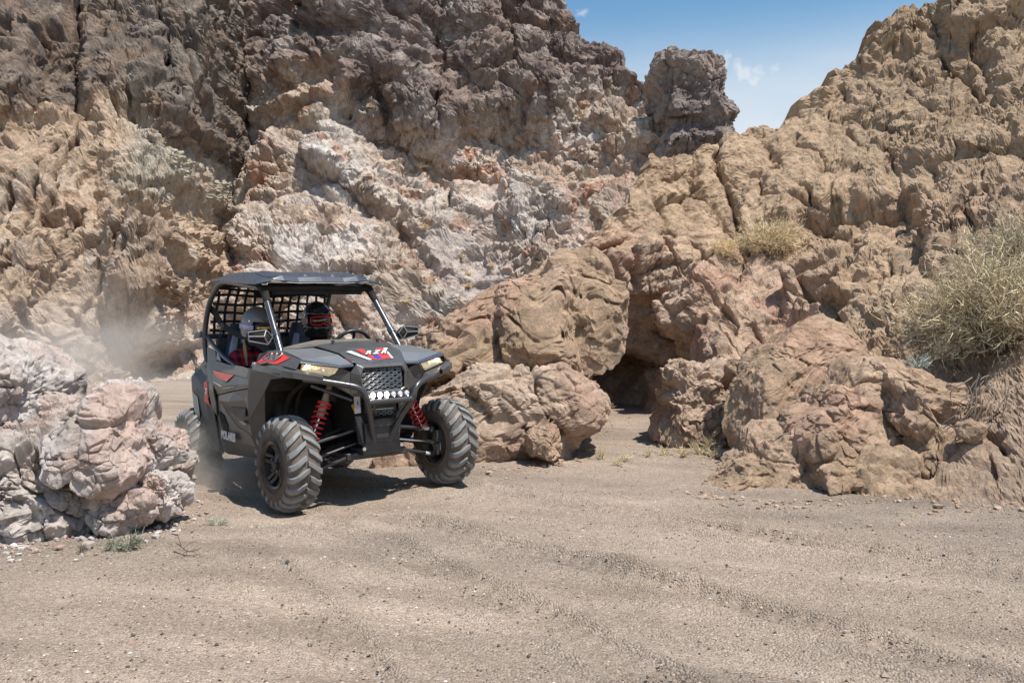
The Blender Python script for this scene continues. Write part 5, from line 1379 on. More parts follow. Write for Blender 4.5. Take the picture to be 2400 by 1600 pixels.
sw = empty('steering_wheel', (.16, .30, 1.135), car)
sw.rotation_euler = (0, R_(-62), 0)
mb = MB(); mb.tube([(.165*math.cos(a), .175*math.sin(a), 0) for a in [2*math.pi*i/32 for i in range(32)]], .0165, 10, closed=True); mb.build('wheel_ring', plain('black_rubber_grip', (.03, .035, .035), rough=.35), sw)
mb = MB()
for a in (0, 2.3, -2.3): mb.tube([(0, 0, -.02), (.155*math.cos(a), .165*math.sin(a), 0)], .014, 8, flat=.5)
mb.cyl((0, 0, -.04), (0, 0, .01), .045, 16); mb.build('wheel_spokes', M_DUSTBLACK, sw)
mb = MB(); mb.cyl((0, 0, -.04), (.0, 0, -.30), .022, 12); mb.build('steering_column', M_DUSTBLACK, sw)
# door net straps on the passenger side and the buckle
mb = MB(); mb.tube([(-.935, -.575, 1.575), (-.86, -.53, 1.50), (-.78, -.50, 1.385)], .033, 6, flat=.12, up=(.3, -1, .2)); mb.build('belt_pad', M_WEB, car)
mb = MB(); mb.tube([(-.78, -.50, 1.385), (-.55, -.46, 1.305), (-.32, -.40, 1.235), (-.02, -.36, 1.13), (.10, -.35, 1.06)], .027, 6, flat=.12, up=(.2, -1, .5), smooth=4); mb.build('shoulder_belt', M_WEB, car)
mb = MB(); mb.tube([(-.78, -.505, 1.37), (-.77, -.53, 1.25), (-.72, -.555, 1.10), (-.70, -.56, 1.03)], .024, 6, flat=.12, up=(0, -1, 0)); mb.build('door_belt', M_WEB, car)
mb = MB(); mb.tube([(-.80, -.535, 1.385), (-.74, -.50, 1.395), (-.735, -.50, 1.375), (-.795, -.535, 1.365)], .004, 6, closed=True); mb.build('belt_buckle', M_STEEL, car)
mb = MB(); mb.tube([(-.93, .57, 1.53), (-.86, .52, 1.40), (-.70, .50, 1.20), (-.60, .50, 1.05)], .028, 6, flat=.12, up=(.3, 1, .2)); mb.build('shoulder_belt', M_WEB, car)

# ---- lettering
def text_mesh(name, s, size, mat, parent, o, xd, up, shear=0, ext=.0012, offset=0, xs=1.0, spacing=1.0):
    cu = bpy.data.curves.new(name+'_curve', 'FONT'); cu.body = s; cu.size = size; cu.shear = shear; cu.extrude = ext; cu.offset = offset; cu.space_character = spacing
    cu.align_x = 'CENTER'; cu.align_y = 'CENTER'; cu.resolution_u = 3
    t = bpy.data.objects.new(name+'_tmp', cu); COL.objects.link(t)
    dg = bpy.context.evaluated_depsgraph_get(); dg.update()
    me = bpy.data.meshes.new_from_object(t.evaluated_get(dg)); me.name = name
    bpy.data.objects.remove(t); bpy.data.curves.remove(cu)
    me.materials.clear(); me.materials.append(mat)
    xd = Vector(xd).normalized(); up = Vector(up); n = xd.cross(up).normalized(); up = n.cross(xd).normalized()
    M = Matrix((xd, up, n)).transposed().to_4x4(); M.translation = Vector(o)
    me.transform(M @ Matrix.Diagonal((xs, 1, 1, 1)))
    ob = bpy.data.objects.new(name, me); COL.objects.link(ob); ob.parent = parent
    return ob
for s in (1, -1):
    xd = (1, 0, 0) if s < 0 else (-1, 0, 0)
    # number field: red on the side panel, 900 in white and black
    e = s*.010
    V = [(.50, s*.652+e, 1.052), (.56, s*.580+e, 1.125), (.78, s*.572+e, 1.124), (1.02, s*.592+e, 1.084), (.95, s*.665+e, 1.042), (.80, s*.668+e, 1.046)]
    MB().add(V, [(0, 1, 2, 5), (5, 2, 3, 4)]).build('number_field', M_RED, car, smooth=0, solid=.002, label='red decal field with the number 900')
    sl = Vector((0, -.5, 1)) if s > 0 else Vector((0, .5, 1))
    ctr = Vector((.70, s*.6320+e*.6, 1.084)) if s < 0 else Vector((.74, s*.632+e*.6, 1.084))
    nrm = Vector(xd).cross(Vector((0, -s*.62, .45)).normalized()).normalized()
    up = (0, -s*.082, .075)
    nn = Vector((0, s*.082, .086)).normalized()
    ctr = Vector((.715, s*.622, 1.087))
    text_mesh('number_lettering', '900', .098, M_WHITE, car, ctr+nn*.010, xd, up, shear=.3, offset=.0075, spacing=1.18, xs=1.75)
    text_mesh('number_lettering', '900', .098, M_BLACK, car, ctr+nn*.0145, xd, up, shear=.3, offset=.0020, spacing=1.18, xs=1.75)
    text_mesh('small_lettering', 'DOHC', .030, M_WHITE, car, (.52, s*.690, 1.046), xd, (0, -s*.1, 1), shear=.3)
    text_mesh('maker_lettering', 'POLARIS', .092, M_WHITE, car, (-.165, s*.686, .447), (xd[0], 0, -.03*xd[0]), (0, 0, 1), shear=0, offset=.0045, spacing=1.0)
    text_mesh('letter_s', 'S', .080, M_WHITE, car, (-.645, s*.712, .80), xd, (0, 0, 1), shear=.3, offset=.006)
    text_mesh('letter_s', 'S', .080, M_BLACK, car, (-.645, s*.7145, .80), xd, (0, 0, 1), shear=.3, offset=-.001)
    text_mesh('small_lettering', 'RZR', .045, M_STEEL, car, (-.86, s*.655, 1.02), xd, (0, 0, 1), shear=.4)
# hood badge on the sloping nose
nx = Vector((.185, 0, -.098)).normalized()      # downhill direction of the nose
def hp(u, v, h=.008):                      # u across (car y), v down the slope 0..1
    u = (u-.02)*.80; v = .12+.86*v
    return (1.052+.185*v+.45*h, u-.015, 1.130-.098*v+h*.8)
MB().add([hp(-.10, -.0), hp(.19, -.0), hp(.175, .92), hp(-.01, .95)], [(0, 1, 2, 3)]).build('hood_badge', M_RED, car, smooth=0, solid=.002)
MB().add([hp(-.215, .18, .010), hp(-.16, .14, .010), hp(-.03, .95, .010), hp(-.065, .98, .010)], [(0, 1, 2, 3)]).build('badge_stripe', M_WHITE, car, smooth=0, solid=.002)
MB().add([hp(.19, .0, .010), hp(.235, .02, .010), hp(.225, .10, .010), hp(.205, .12, .010), hp(.195, .92, .010), hp(.175, .92, .010)], [(0, 1, 2, 3, 4, 5)]).build('badge_stripe', M_WHITE, car, smooth=0, solid=.002)
text_mesh('badge_lettering', 'RZR', .074, M_BLACK, car, hp(.058, .42, .0125), (0, 1, 0), -nx, shear=.8, offset=.004, spacing=1.5)
text_mesh('badge_lettering', 'RZR', .074, M_WHITE, car, hp(.052, .40, .0155), (0, 1, 0), -nx, shear=.8, offset=.002, spacing=1.5)
V = [hp(.045+.042*math.cos(a), .76+.12*math.sin(a), .0105) for a in [2*math.pi*i/16 for i in range(16)]]
MB().add(V, [tuple(range(16))]).build('blue_oval', M_BLUE, car, smooth=0, solid=.002)
for s in (1, -1):
    mb = MB(); mb.box((.86, s*.19, 1.185), (.02, .012, .03)); mb.cyl((.86, s*.19-.012, 1.195), (.86, s*.19+.012, 1.195), .009, 8); mb.build('hood_latch', M_BLACK, car)
    mb = MB(); mb.lathe([(.001, 0), (.008, 0), (.010, .006), (.006, .010), (.001, .010)], 10, 'y', (1.10, s*.645, 1.030)); mb.build('panel_bolt', M_CHROME, car)
    mb = MB(); mb.lathe([(.001, 0), (.010, 0), (.012, .012), (.001, .014)], 10, 'z', (.84, s*.71, 1.045)); mb.build('panel_bolt', M_BLACK, car)

# ================================================================== THE RIDERS
def plaid_mat():
    m, nt, b = new_mat('red_and_black_plaid')
    N = nt.nodes.new; L = nt.links.new
    tc = N('ShaderNodeTexCoord'); sp = N('ShaderNodeSeparateXYZ'); L(tc.outputs['Object'], sp.inputs[0])
    def band(src, f, ph=0.0):
        a = N('ShaderNodeMath'); a.operation = 'MULTIPLY_ADD'; L(src, a.inputs[0]); a.inputs[1].default_value = f; a.inputs[2].default_value = ph
        s = N('ShaderNodeMath'); s.operation = 'SINE'; L(a.outputs[0], s.inputs[0])
        g = N('ShaderNodeMapRange'); L(s.outputs[0], g.inputs['Value']); g.inputs['From Min'].default_value = -.15; g.inputs['From Max'].default_value = .15; g.inputs['To Max'].default_value = .55
        return g.outputs[0]
    ad = N('ShaderNodeMath'); ad.operation = 'ADD'; L(band(sp.outputs['Z'], 95), ad.inputs[0]); L(band(sp.outputs['Y'], 95, 1.0), ad.inputs[1]); ad.use_clamp = True
    no = N('ShaderNodeTexNoise'); no.inputs['Scale'].default_value = 90; L(tc.outputs['Object'], no.inputs['Vector'])
    mx = N('ShaderNodeMix'); mx.data_type = 'RGBA'; L(ad.outputs[0], mx.inputs['Factor']); mx.inputs['A'].default_value = (.46, .010, .022, 1); mx.inputs['B'].default_value = (.02, .008, .010, 1)
    L(mx.outputs['Result'], b.inputs['Base Color']); b.inputs['Roughness'].default_value = .9
    bp = N('ShaderNodeBump'); bp.inputs['Strength'].default_value = .5; bp.inputs['Distance'].default_value = .004; L(no.outputs['Fac'], bp.inputs['Height']); L(bp.outputs[0], b.inputs['Normal'])
    return m
M_PLAID = plaid_mat()
M_JEAN = plain('dark_denim', (.03, .04, .07), rough=.9, dust=.15)
M_SKIN = plain('skin', (.50, .30, .22), rough=.6)
M_HSHELL_B = plain('gloss_black_helmet', (.010, .010, .012), rough=.16, spec=.6, coat=.6, dust=.04)
M_HSHELL_G = plain('silver_grey_helmet', (.19, .175, .18), rough=.3, metal=.3, dust=.12)
M_PEAK_B = plain('blue_black_peak', (.020, .035, .075), rough=.3, dust=.03)
M_PEAK_G = plain('dark_grey_peak', (.14, .13, .14), rough=.35, dust=.1)
M_GOG_R = plain('red_goggle_frame', (.65, .02, .02), rough=.35)
M_GOG_D = plain('dark_goggle_frame', (.05, .04, .03), rough=.4)
M_LENS = plain('dark_mirror_lens', (.16, .13, .11), rough=.06, metal=.85)
M_LENSG = plain('amber_lens', (.45, .27, .10), rough=.08, metal=.8)
M_STRAP_P = plain('pink_white_strap', (.60, .40, .42), rough=.8, dust=.3, dustcol=(.35, .10, .14))
M_STRAP_W = plain('white_violet_strap', (.62, .58, .72), rough=.8, dust=.5, dustcol=(.20, .12, .36))
M_FOAM = plain('black_liner_foam', (.01, .01, .01), rough=.95)
M_GLOVE = plain('black_glove', (.015, .015, .017), rough=.8)
M_HAIR = plain('light_brown_hair', (.26, .16, .07), rough=.5)

def skin_body(name, joints, edges, mats, assign, root=0):
    me = bpy.data.meshes.new(name)
    me.from_pydata([j[0] for j in joints], edges, [])
    o = bpy.data.objects.new(name, me); COL.objects.link(o)
    sk = o.modifiers.new('skin', 'SKIN'); sk.use_smooth_shade = True
    me.skin_vertices[0].data
    for i, j in enumerate(joints):
        r = j[1]; me.skin_vertices[0].data[i].radius = (r, r) if not isinstance(r, tuple) else r
        me.skin_vertices[0].data[i].use_root = (i == root)
    sb = o.modifiers.new('sub', 'SUBSURF'); sb.levels = sb.render_levels = 2
    dg = bpy.context.evaluated_depsgraph_get(); dg.update()
    m2 = bpy.data.meshes.new_from_object(o.evaluated_get(dg))
    bpy.data.objects.remove(o); m2.name = name
    m2.materials.clear()
    for m in mats: m2.materials.append(m)
    co = np.empty(len(m2.vertices)*3, np.float32); m2.vertices.foreach_get('co', co); co = co.reshape(-1, 3)
    # soft cloth folds
    co = co+.006*np.stack([perlin(co*16, 5), perlin(co*16, 6), perlin(co*16, 7)], -1)+.004*np.stack([perlin(co*37, 5), perlin(co*37, 6), perlin(co*37, 7)], -1)
    m2.vertices.foreach_set('co', co.ravel())
    idx = [assign(p.center) for p in m2.polygons]
    m2.polygons.foreach_set('material_index', idx)
    m2.polygons.foreach_set('use_smooth', [True]*len(idx))
    ob = bpy.data.objects.new(name, m2); COL.objects.link(ob)
    return ob

def helmet(parent, centre, yaw, pitch, shell, peak, frame, lens, strap, k=1.0):
    h = empty('helmet', centre, parent)
    h.rotation_euler = Matrix.Rotation(yaw, 3, 'Z').to_4x4().to_3x3().to_euler() if not pitch else (Matrix.Rotation(yaw, 3, 'Z') @ Matrix.Rotation(pitch, 3, 'Y')).to_euler()
    def rad(th, z, add=0):
        zc = .035
        if z > zc: f = math.sqrt(max(1-((z-zc)/.142)**2, 0))
        else: f = 1-.18*((zc-z)/.19)**2
        ax, ay = .142, .122
        r = f/math.sqrt((math.cos(th)/ax)**2+(math.sin(th)/ay)**2)
        if z < -.015 and abs(th) < math.pi/2:
            r += .050*math.cos(th)**2*min(1, (-.015-z)/.03)*(1-.25*max(0, (-.09-z)/.06))
        return r+add
    def P(th, z, add=0, dz=0):
        r = rad(th, z, add); return (r*math.cos(th), r*math.sin(th), z+dz)
    zs = [-.150, -.135, -.110, -.085, -.060, -.043, -.02, .01, .035, .052, .070, .095, .120, .145, .162, .172, .1768]
    nth = 48
    V = [P(2*math.pi*i/nth-math.pi, z) for z in zs for i in range(nth)]
    F = []
    for a in range(len(zs)-1):
        for i in range(nth):
            th = 2*math.pi*(i+.5)/nth-math.pi; zm = (zs[a]+zs[a+1])/2
            if -.043 < zm < .052 and abs(th) < R_(64): continue
            F.append((a*nth+i, a*nth+(i+1) % nth, (a+1)*nth+(i+1) % nth, (a+1)*nth+i))
    F.append(tuple((len(zs)-1)*nth+i for i in range(nth)))
    MB().add(V, F).build('shell', shell, h, solid=.010, smooth=45)
    # liner and chin pad behind the opening
    mb = MB(); mb.lathe([(.001, .12), (.06, .11), (.10, .06), (.108, 0), (.10, -.07), (.085, -.13), (.001, -.13)], 24, 'z'); mb.build('liner', M_FOAM, h)
    # chin vent
    mb = MB(); mb.tube([(.182, -.035, -.085), (.192, 0, -.088), (.182, .035, -.085)], .009, 6); mb.build('chin_vent', M_FOAM, h)
    # goggles
    ths = [R_(a) for a in range(-58, 59, 4)]
    def gz(t, up):
        a = abs(t)/R_(58)
        return (.040*(1-.35*a**3)) if up else (-.038*(1-.35*a**3)+.016*math.exp(-(t/R_(9))**2))
    gr = lambda t: .128-.010*abs(math.sin(t))
    ring = [(gr(t)*math.cos(t)+.006, gr(t)*math.sin(t)*.93, gz(t, True)) for t in ths]+[(gr(t)*math.cos(t)+.006, gr(t)*math.sin(t)*.93, gz(t, False)) for t in ths[::-1]]
    mb = MB(); mb.tube(ring, .0085, 8, closed=True); mb.build('goggle_frame', frame, h)
    V = []
    for t in ths: V += [(gr(t)*math.cos(t)+.006, gr(t)*math.sin(t)*.93, gz(t, True)), (gr(t)*math.cos(t)+.010, gr(t)*math.sin(t)*.93, (gz(t, True)+gz(t, False))/2), (gr(t)*math.cos(t)+.006, gr(t)*math.sin(t)*.93, gz(t, False))]
    F = [(3*i+j, 3*i+3+j, 3*i+4+j, 3*i+1+j) for i in range(len(ths)-1) for j in (0, 1)]
    MB().add(V, F).build('goggle_lens', lens, h, solid=.003, smooth=60)
    V = []; n = 30
    for i in range(n+1):
        t = R_(62)+(2*math.pi-R_(124))*i/n
        if t > math.pi: t -= 2*math.pi
        V += [P(t, .022, .012), P(t, -.022, .012)]
    MB().add(V, [(2*i, 2*i+1, 2*i+3, 2*i+2) for i in range(n)]).build('goggle_strap', strap, h, solid=.004, smooth=50)
    # peak
    V = []
    st = [(.055, .160, .060), (.105, .128, .082), (.150, .118, .085), (.200, .108, .078), (.235, .096, .062)]
    for (x, z, w) in st:
        for q in (-1, -.55, 0, .55, 1): V.append((x-.012*abs(q)**2*(1 if x > .1 else 0), q*w, z-.030*abs(q)**2+(.006 if q == 0 else 0)))
    F = [(5*i+j, 5*i+j+1, 5*i+j+6, 5*i+j+5) for i in range(4) for j in range(4)]
    MB().add(V, F).build('peak', peak, h, solid=.007, bevel=.002, smooth=30)
    mb = MB(); 
    for s in (1, -1): mb.cyl((.02, s*.118, .055), (.02, s*.130, .057), .008, 10)
    mb.build('peak_screw', M_CHROME, h)
    return h

def hand(parent, wrist, palm_dir, curl_dir, side_dir, mat, kk=1.0):
    """palm with five curled fingers closing towards curl_dir"""
    w = Vector(wrist); d = Vector(palm_dir).normalized(); c = Vector(curl_dir).normalized(); sd = Vector(side_dir).normalized()
    mb = MB()
    mb.tube([w-d*.02, w+d*.02, w+d*.06, w+d*.085], [.026, .034, .040, .036], 10, smooth=2, flat=.55, up=c)
    for i, (off, L) in enumerate(((-.030, .062), (-.010, .070), (.011, .066), (.030, .052))):
        b = w+d*.080+sd*off
        mb.tube([b, b+d*L*.40+c*.006, b+d*L*.58+c*L*.38, b+d*L*.40+c*L*.72], [.0095, .009, .0085, .0075], 8, smooth=3)
    b = w+d*.025-sd*.032
    mb.tube([b, b-sd*.018+d*.022+c*.012, b-sd*.010+d*.045+c*.034], [.0115, .0105, .009], 8, smooth=3)
    mb.build('glove', mat, parent, smooth=60)

def make_rider(y, hx, hy, hz, hyaw, hpitch, hands, elbows, kind):
    s = 0
    J = [((-.42, y, .66), .135), ((-.50, y, .82), .13), ((-.56, y, .98), (.15, .12)), ((-.57, y, 1.08), (.13, .095)), ((-.55, y, 1.17), .062), ((hx+.02, hy, hz-.08), .07),
         ((-.57, y+.17, 1.09), .068), ((elbows[0]), .048), ((hands[0]), .032), ((-.57, y-.17, 1.09), .068), ((elbows[1]), .048), ((hands[1]), .032),
         ((-.38, y+.10, .64), .095), ((.06, y+.12, .70), .068), ((.34, y+.12, .42), .045), ((.46, y+.12, .42), .038),
         ((-.38, y-.10, .64), .095), ((.06, y-.12, .70), .068), ((.34, y-.12, .42), .045), ((.46, y-.12, .42), .038)]
    E = [(0, 1), (1, 2), (2, 3), (3, 4), (4, 5), (3, 6), (6, 7), (7, 8), (3, 9), (9, 10), (10, 11), (0, 12), (12, 13), (13, 14), (14, 15), (0, 16), (16, 17), (17, 18), (18, 19)]
    def assign(c):
        if c.z > 1.165: return 2
        if c.z < .74 and c.x > -.56 and abs(c.y-y) < .24 and not (kind == 'p' and c.z > .76): return 1
        return 0
    body = skin_body('person', J, E, [M_PLAID, M_JEAN, M_FOAM], assign)
    body.matrix_world = CAR_M
    return body
drv = make_rider(.29, -.48, .275, 1.40, 0, 0, [(.10, .475, 1.05), (.10, .125, 1.05)], [(-.26, .56, .93), (-.26, .02, .93)], 'd')
tag(drv, 'driver in a black helmet, red framed goggles and red plaid shirt at the wheel', 'person')
helmet(drv, (-.475, .275, 1.395), R_(2), R_(3), M_HSHELL_B, M_PEAK_B, M_GOG_R, M_LENS, M_STRAP_P)
for s in (1, -1): hand(drv, (.09, .30+s*.18, 1.055), (.5, -s*.1, .8), (.4, -s*.5, -.2), (0, s, 0), M_GLOVE)
pas = make_rider(-.30, -.45, -.30, 1.36, 0, 0, [(-.08, -.22, .80), (-.08, -.42, .80)], [(-.36, -.10, .86), (-.38, -.53, .90)], 'p')
tag(pas, 'passenger in a silver grey helmet and red plaid shirt with a belt across the chest', 'person')
helmet(pas, (-.44, -.305, 1.350), R_(30), R_(10), M_HSHELL_G, M_PEAK_G, M_GOG_D, M_LENSG, M_STRAP_W)
for s in (1, -1): hand(pas, (-.08, -.32+s*.10, .80), (.9, 0, -.2), (.2, 0, -.9), (0, s, 0), M_GLOVE)
mb = MB()
for k in range(9): mb.tube([(-.46+.01*k, -.41-.004*k, 1.25), (-.44+.008*k, -.43, 1.17-.01*(k % 3)), (-.42+.012*k, -.42-.003*k, 1.08-.02*(k % 4))], .007, 5, smooth=3)
mb.build('hair', M_HAIR, pas)

# ------------------------------------------------------------------ build the floor now that the tyres are placed
def build_floor():
    ys = np.r_[-60, -30, -15, -8, -4, -2, -.5, .5, 1.2, np.geomspace(1.9, 30, int(390*PREVIEW)), 34, 40, 50, 70, 110, 200, 420]
    t = np.linspace(-1, 1, int(430*PREVIEW))
    Y, T = np.meshgrid(ys, t, indexing='ij')
    X = T*(np.abs(Y)*.78+1.6)
    Z = floor_z(X, Y)
    P = np.stack([X, Y, Z], -1).reshape(-1, 3)
    tr, dk = track_relief(P[:, 0], P[:, 1])
    P[:, 2] += tr
    P[:, 2] += (.006*perlin(P*14, 31)+.0035*perlin(P*33, 32))*(P[:, 1] < 12)
    # churned edge round each tyre
    for (wx, wy, wz) in WHEEL_GROUND:
        d = np.hypot(P[:, 0]-wx, P[:, 1]-wy)
        P[:, 2] += .022*np.exp(-((d-.30)/.10)**2)*(1+.8*perlin(P*9, 41))-.018*np.exp(-(d/.16)**2)
    n = perlin(P*np.array([.5, .9, 0]), 51); n2 = perlin(P*np.array([1.6, 3.5, 0]), 52)
    s = P[:, 1]+.36*P[:, 0]+.018*P[:, 0]**2
    st = perlin(np.stack([s*2.6, P[:, 0]*.12, s*0], -1), 53)
    v = 1.0-.07*np.clip(dk, 0, 1)+.22*n+.16*n2+.30*st
    c = np.stack([v, v*(1-.02*n), v*(1-.05*n)], -1)
    o = np_mesh('ground', P, grid_faces(len(ys), len(t)), GROUND, smooth=True, col=c)
    tag(o, 'gravelly tan sand floor of the wash', kind='structure')
build_floor()

# ---- loose gravel: thousands of small stones that nobody could count
def pebble_field():
    rng = np.random.default_rng(5)
    base = np.array([(1, 0, 0), (-1, 0, 0), (0, 1, 0), (0, -1, 0), (0, 0, 1), (0, 0, -1)], float)
    f8 = np.array([(0, 2, 4), (2, 1, 4), (1, 3, 4), (3, 0, 4), (2, 0, 5), (1, 2, 5), (3, 1, 5), (0, 3, 5)])
    n = 28000
    y = 2.4+9.5*rng.random(n)**1.7
    x = (rng.random(n)*2-1)*(y*.66+.3)
    keep = perlin(np.stack([x*.9, y*1.6, x*0], -1), 61)+rng.random(n)*.8 > .15
    x, y = x[keep], y[keep]; n = len(x)
    s = .0028+.0070*rng.random(n)**3+.016*(rng.random(n) > .993)*rng.random(n)
    z = floor_z(x, y)+s*.25
    sc = .6+.8*rng.random((n, 6, 1))
    V = base[None]*sc*s[:, None, None]*np.array([1, 1, .7])
    a = rng.random(n)*6.28; ca, sa = np.cos(a), np.sin(a)
    Vx = V[..., 0]*ca[:, None]-V[..., 1]*sa[:, None]; Vy = V[..., 0]*sa[:, None]+V[..., 1]*ca[:, None]
    V = np.stack([Vx+x[:, None], Vy+y[:, None], V[..., 2]+z[:, None]], -1).reshape(-1, 3)
    F = (f8[None]+6*np.arange(n)[:, None, None]).reshape(-1, 3)
    pal = np.array([(.13, .10, .085), (.26, .20, .16), (.40, .31, .25), (.48, .38, .30), (.62, .56, .50), (.34, .22, .17), (.09, .08, .075)])
    c = pal[rng.choice(7, n, p=[.16, .22, .24, .2, .05, .06, .07])]
    o = np_mesh('gravel', V, F, PEBBLE, col=np.repeat(c, 6, 0))
    tag(o, 'loose dark and pale gravel scattered over the sand', kind='stuff')
PEBBLE = rock_mat('loose_stone', fine=.1, var=.15, grain=200, fleck_shade=.1)
pebble_field()

def rubble_field():
    """broken bits of rock gathered where the outcrops meet the sand"""
    rng = np.random.default_rng(17)
    ico = np.array([(0, 0, 1), (.89, 0, .45), (.28, .85, .45), (-.72, .53, .45), (-.72, -.53, .45), (.28, -.85, .45), (.72, .53, -.45), (-.28, .85, -.45), (-.89, 0, -.45), (-.28, -.85, -.45), (.72, -.53, -.45), (0, 0, -1)])
    tri = np.array([(0, 1, 2), (0, 2, 3), (0, 3, 4), (0, 4, 5), (0, 5, 1), (1, 6, 2), (2, 7, 3), (3, 8, 4), (4, 9, 5), (5, 10, 1), (6, 7, 2), (7, 8, 3), (8, 9, 4), (9, 10, 5), (10, 6, 1), (11, 7, 6), (11, 8, 7), (11, 9, 8), (11, 10, 9), (11, 6, 10)])
    lines = [([(1110, 1105), (1240, 1098), (1320, 1082), (1400, 1025), (1420, 985)], 360, 0), ([(1515, 1062), (1640, 1062), (1700, 1095), (1650, 1165)], 260, 0), ([(1640, 1150), (1760, 1176), (1900, 1182), (2110, 1176), (2300, 1196), (2440, 1205)], 520, 0),
             ([(-30, 1300), (100, 1282), (240, 1262), (400, 1236), (446, 1205), (460, 1160)], 420, 1), ([(100, 905), (250, 903), (420, 903)], 260, 2)]
    Vs = []; Fs = []; Cs = []; k = 0
    for pts, n, kind in lines:
        g = np.array([U(a, b, 2600/(b-768))[:2] for a, b in pts]); t = rng.random(n)*(len(g)-1)
        x = np.interp(t, range(len(g)), g[:, 0]); y = np.interp(t, range(len(g)), g[:, 1])
        off = rng.exponential(.16 if kind < 2 else .5, n)-.05
        y = y-off*(1 if kind < 2 else rng.random(n))+rng.normal(0, .05, n); x = x+rng.normal(0, .08, n)
        s = (.004+.018*rng.random(n)**4+.03*(rng.random(n) > .98)*rng.random(n))*(1 if kind < 2 else 2.6)
        z = floor_z(x, y)+s*.3
        V = ico[None]*(.65+.7*rng.random((n, 12, 1)))*s[:, None, None]*np.stack([.8+.5*rng.random(n), .8+.5*rng.random(n), .5+.35*rng.random(n)], 1)[:, None]
        V = V+np.stack([x, y, z], 1)[:, None]
        pal = np.array([[(.40, .29, .20), (.33, .23, .15), (.45, .33, .25)], [(.46, .40, .36), (.50, .45, .41), (.42, .30, .25)], [(.46, .38, .31), (.42, .31, .23), (.36, .30, .26)]][kind])
        Vs.append(V.reshape(-1, 3)); Fs.append((tri[None]+12*np.arange(n)[:, None, None]).reshape(-1, 3)+k); k += 12*n
        Cs.append(np.repeat(pal[rng.integers(0, 3, n)]*(.7+.5*rng.random((n, 1))), 12, 0))
    o = np_mesh('rubble', np.concatenate(Vs), np.concatenate(Fs), PEBBLE, col=np.concatenate(Cs))
    tag(o, 'small broken stones gathered at the feet of the outcrops', kind='stuff')
rubble_field()

# ================================================================== PLANTS
bpy.context.view_layer.update()
from mathutils.bvhtree import BVHTree
def _bvh(objs):
    V = []; F = []
    for o in objs:
        me = o.data; n = len(me.vertices); co = np.empty(n*3, np.float32); me.vertices.foreach_get('co', co); co = co.reshape(-1, 3)
        M = np.array(o.matrix_world); co = co@M[:3, :3].T+M[:3, 3]
        li = np.empty(len(me.loops), np.int32); me.loops.foreach_get('vertex_index', li)
        F += (li.reshape(-1, 4)+len(V)).tolist(); V += co.tolist()
    return BVHTree.FromPolygons(V, F)
TERRAIN = None
def land(px, py, fallback):
    """where the rock or sand is, in the direction of a pixel"""
    d = Vector(pxdir(px, py)).normalized()
    if TERRAIN is not None:
        h = TERRAIN.ray_cast(Vector((0, 0, CAM_H)), d, 80)
        if h[0] is not None: return h[0]
    return Vector(U(px, py, fallback))
def ribbons(paths, widths, rng, sides=3):
    """thin three-sided twigs from an array of polylines (n, k, 3)"""
    n, k, _ = paths.shape
    T = np.gradient(paths, axis=1); T /= np.linalg.norm(T, axis=-1, keepdims=True)+1e-9
    up = rng.normal(size=(n, 1, 3)); A = np.cross(T, up); A /= np.linalg.norm(A, axis=-1, keepdims=True)+1e-9; B = np.cross(T, A)
    w = widths[:, None, None]*np.linspace(1, .25, k)[None, :, None]
    ring = [paths+w*(A*math.cos(a)+B*math.sin(a)) for a in (0, 2.094, 4.189)]
    if sides == 2:
        V = np.stack([paths-w*A, paths+w*A], 2).reshape(-1, 3)
        base = (np.arange(n)[:, None]*k+np.arange(k-1)[None, :]).reshape(-1)*2
        return V, np.stack([base, base+1, base+3, base+2], -1)
    V = np.stack(ring, 2).reshape(-1, 3)
    F = []
    base = (np.arange(n)[:, None]*k+np.arange(k-1)[None, :]).reshape(-1)*3
    for j in range(3):
        j2 = (j+1) % 3
        F.append(np.stack([base+j, base+j2, base+3+j2, base+3+j], -1))
    return V, np.concatenate(F)
def twig_mat(name, rough=.8, sub=0):
    m, nt, b = new_mat(name)
    at = nt.nodes.new('ShaderNodeAttribute'); at.attribute_name = 'col'
    nt.links.new(at.outputs['Color'], b.inputs['Base Color']); b.inputs['Roughness'].default_value = rough; b.inputs['Specular IOR Level'].default_value = .2
    return m
M_TWIG = twig_mat('dry_twig')
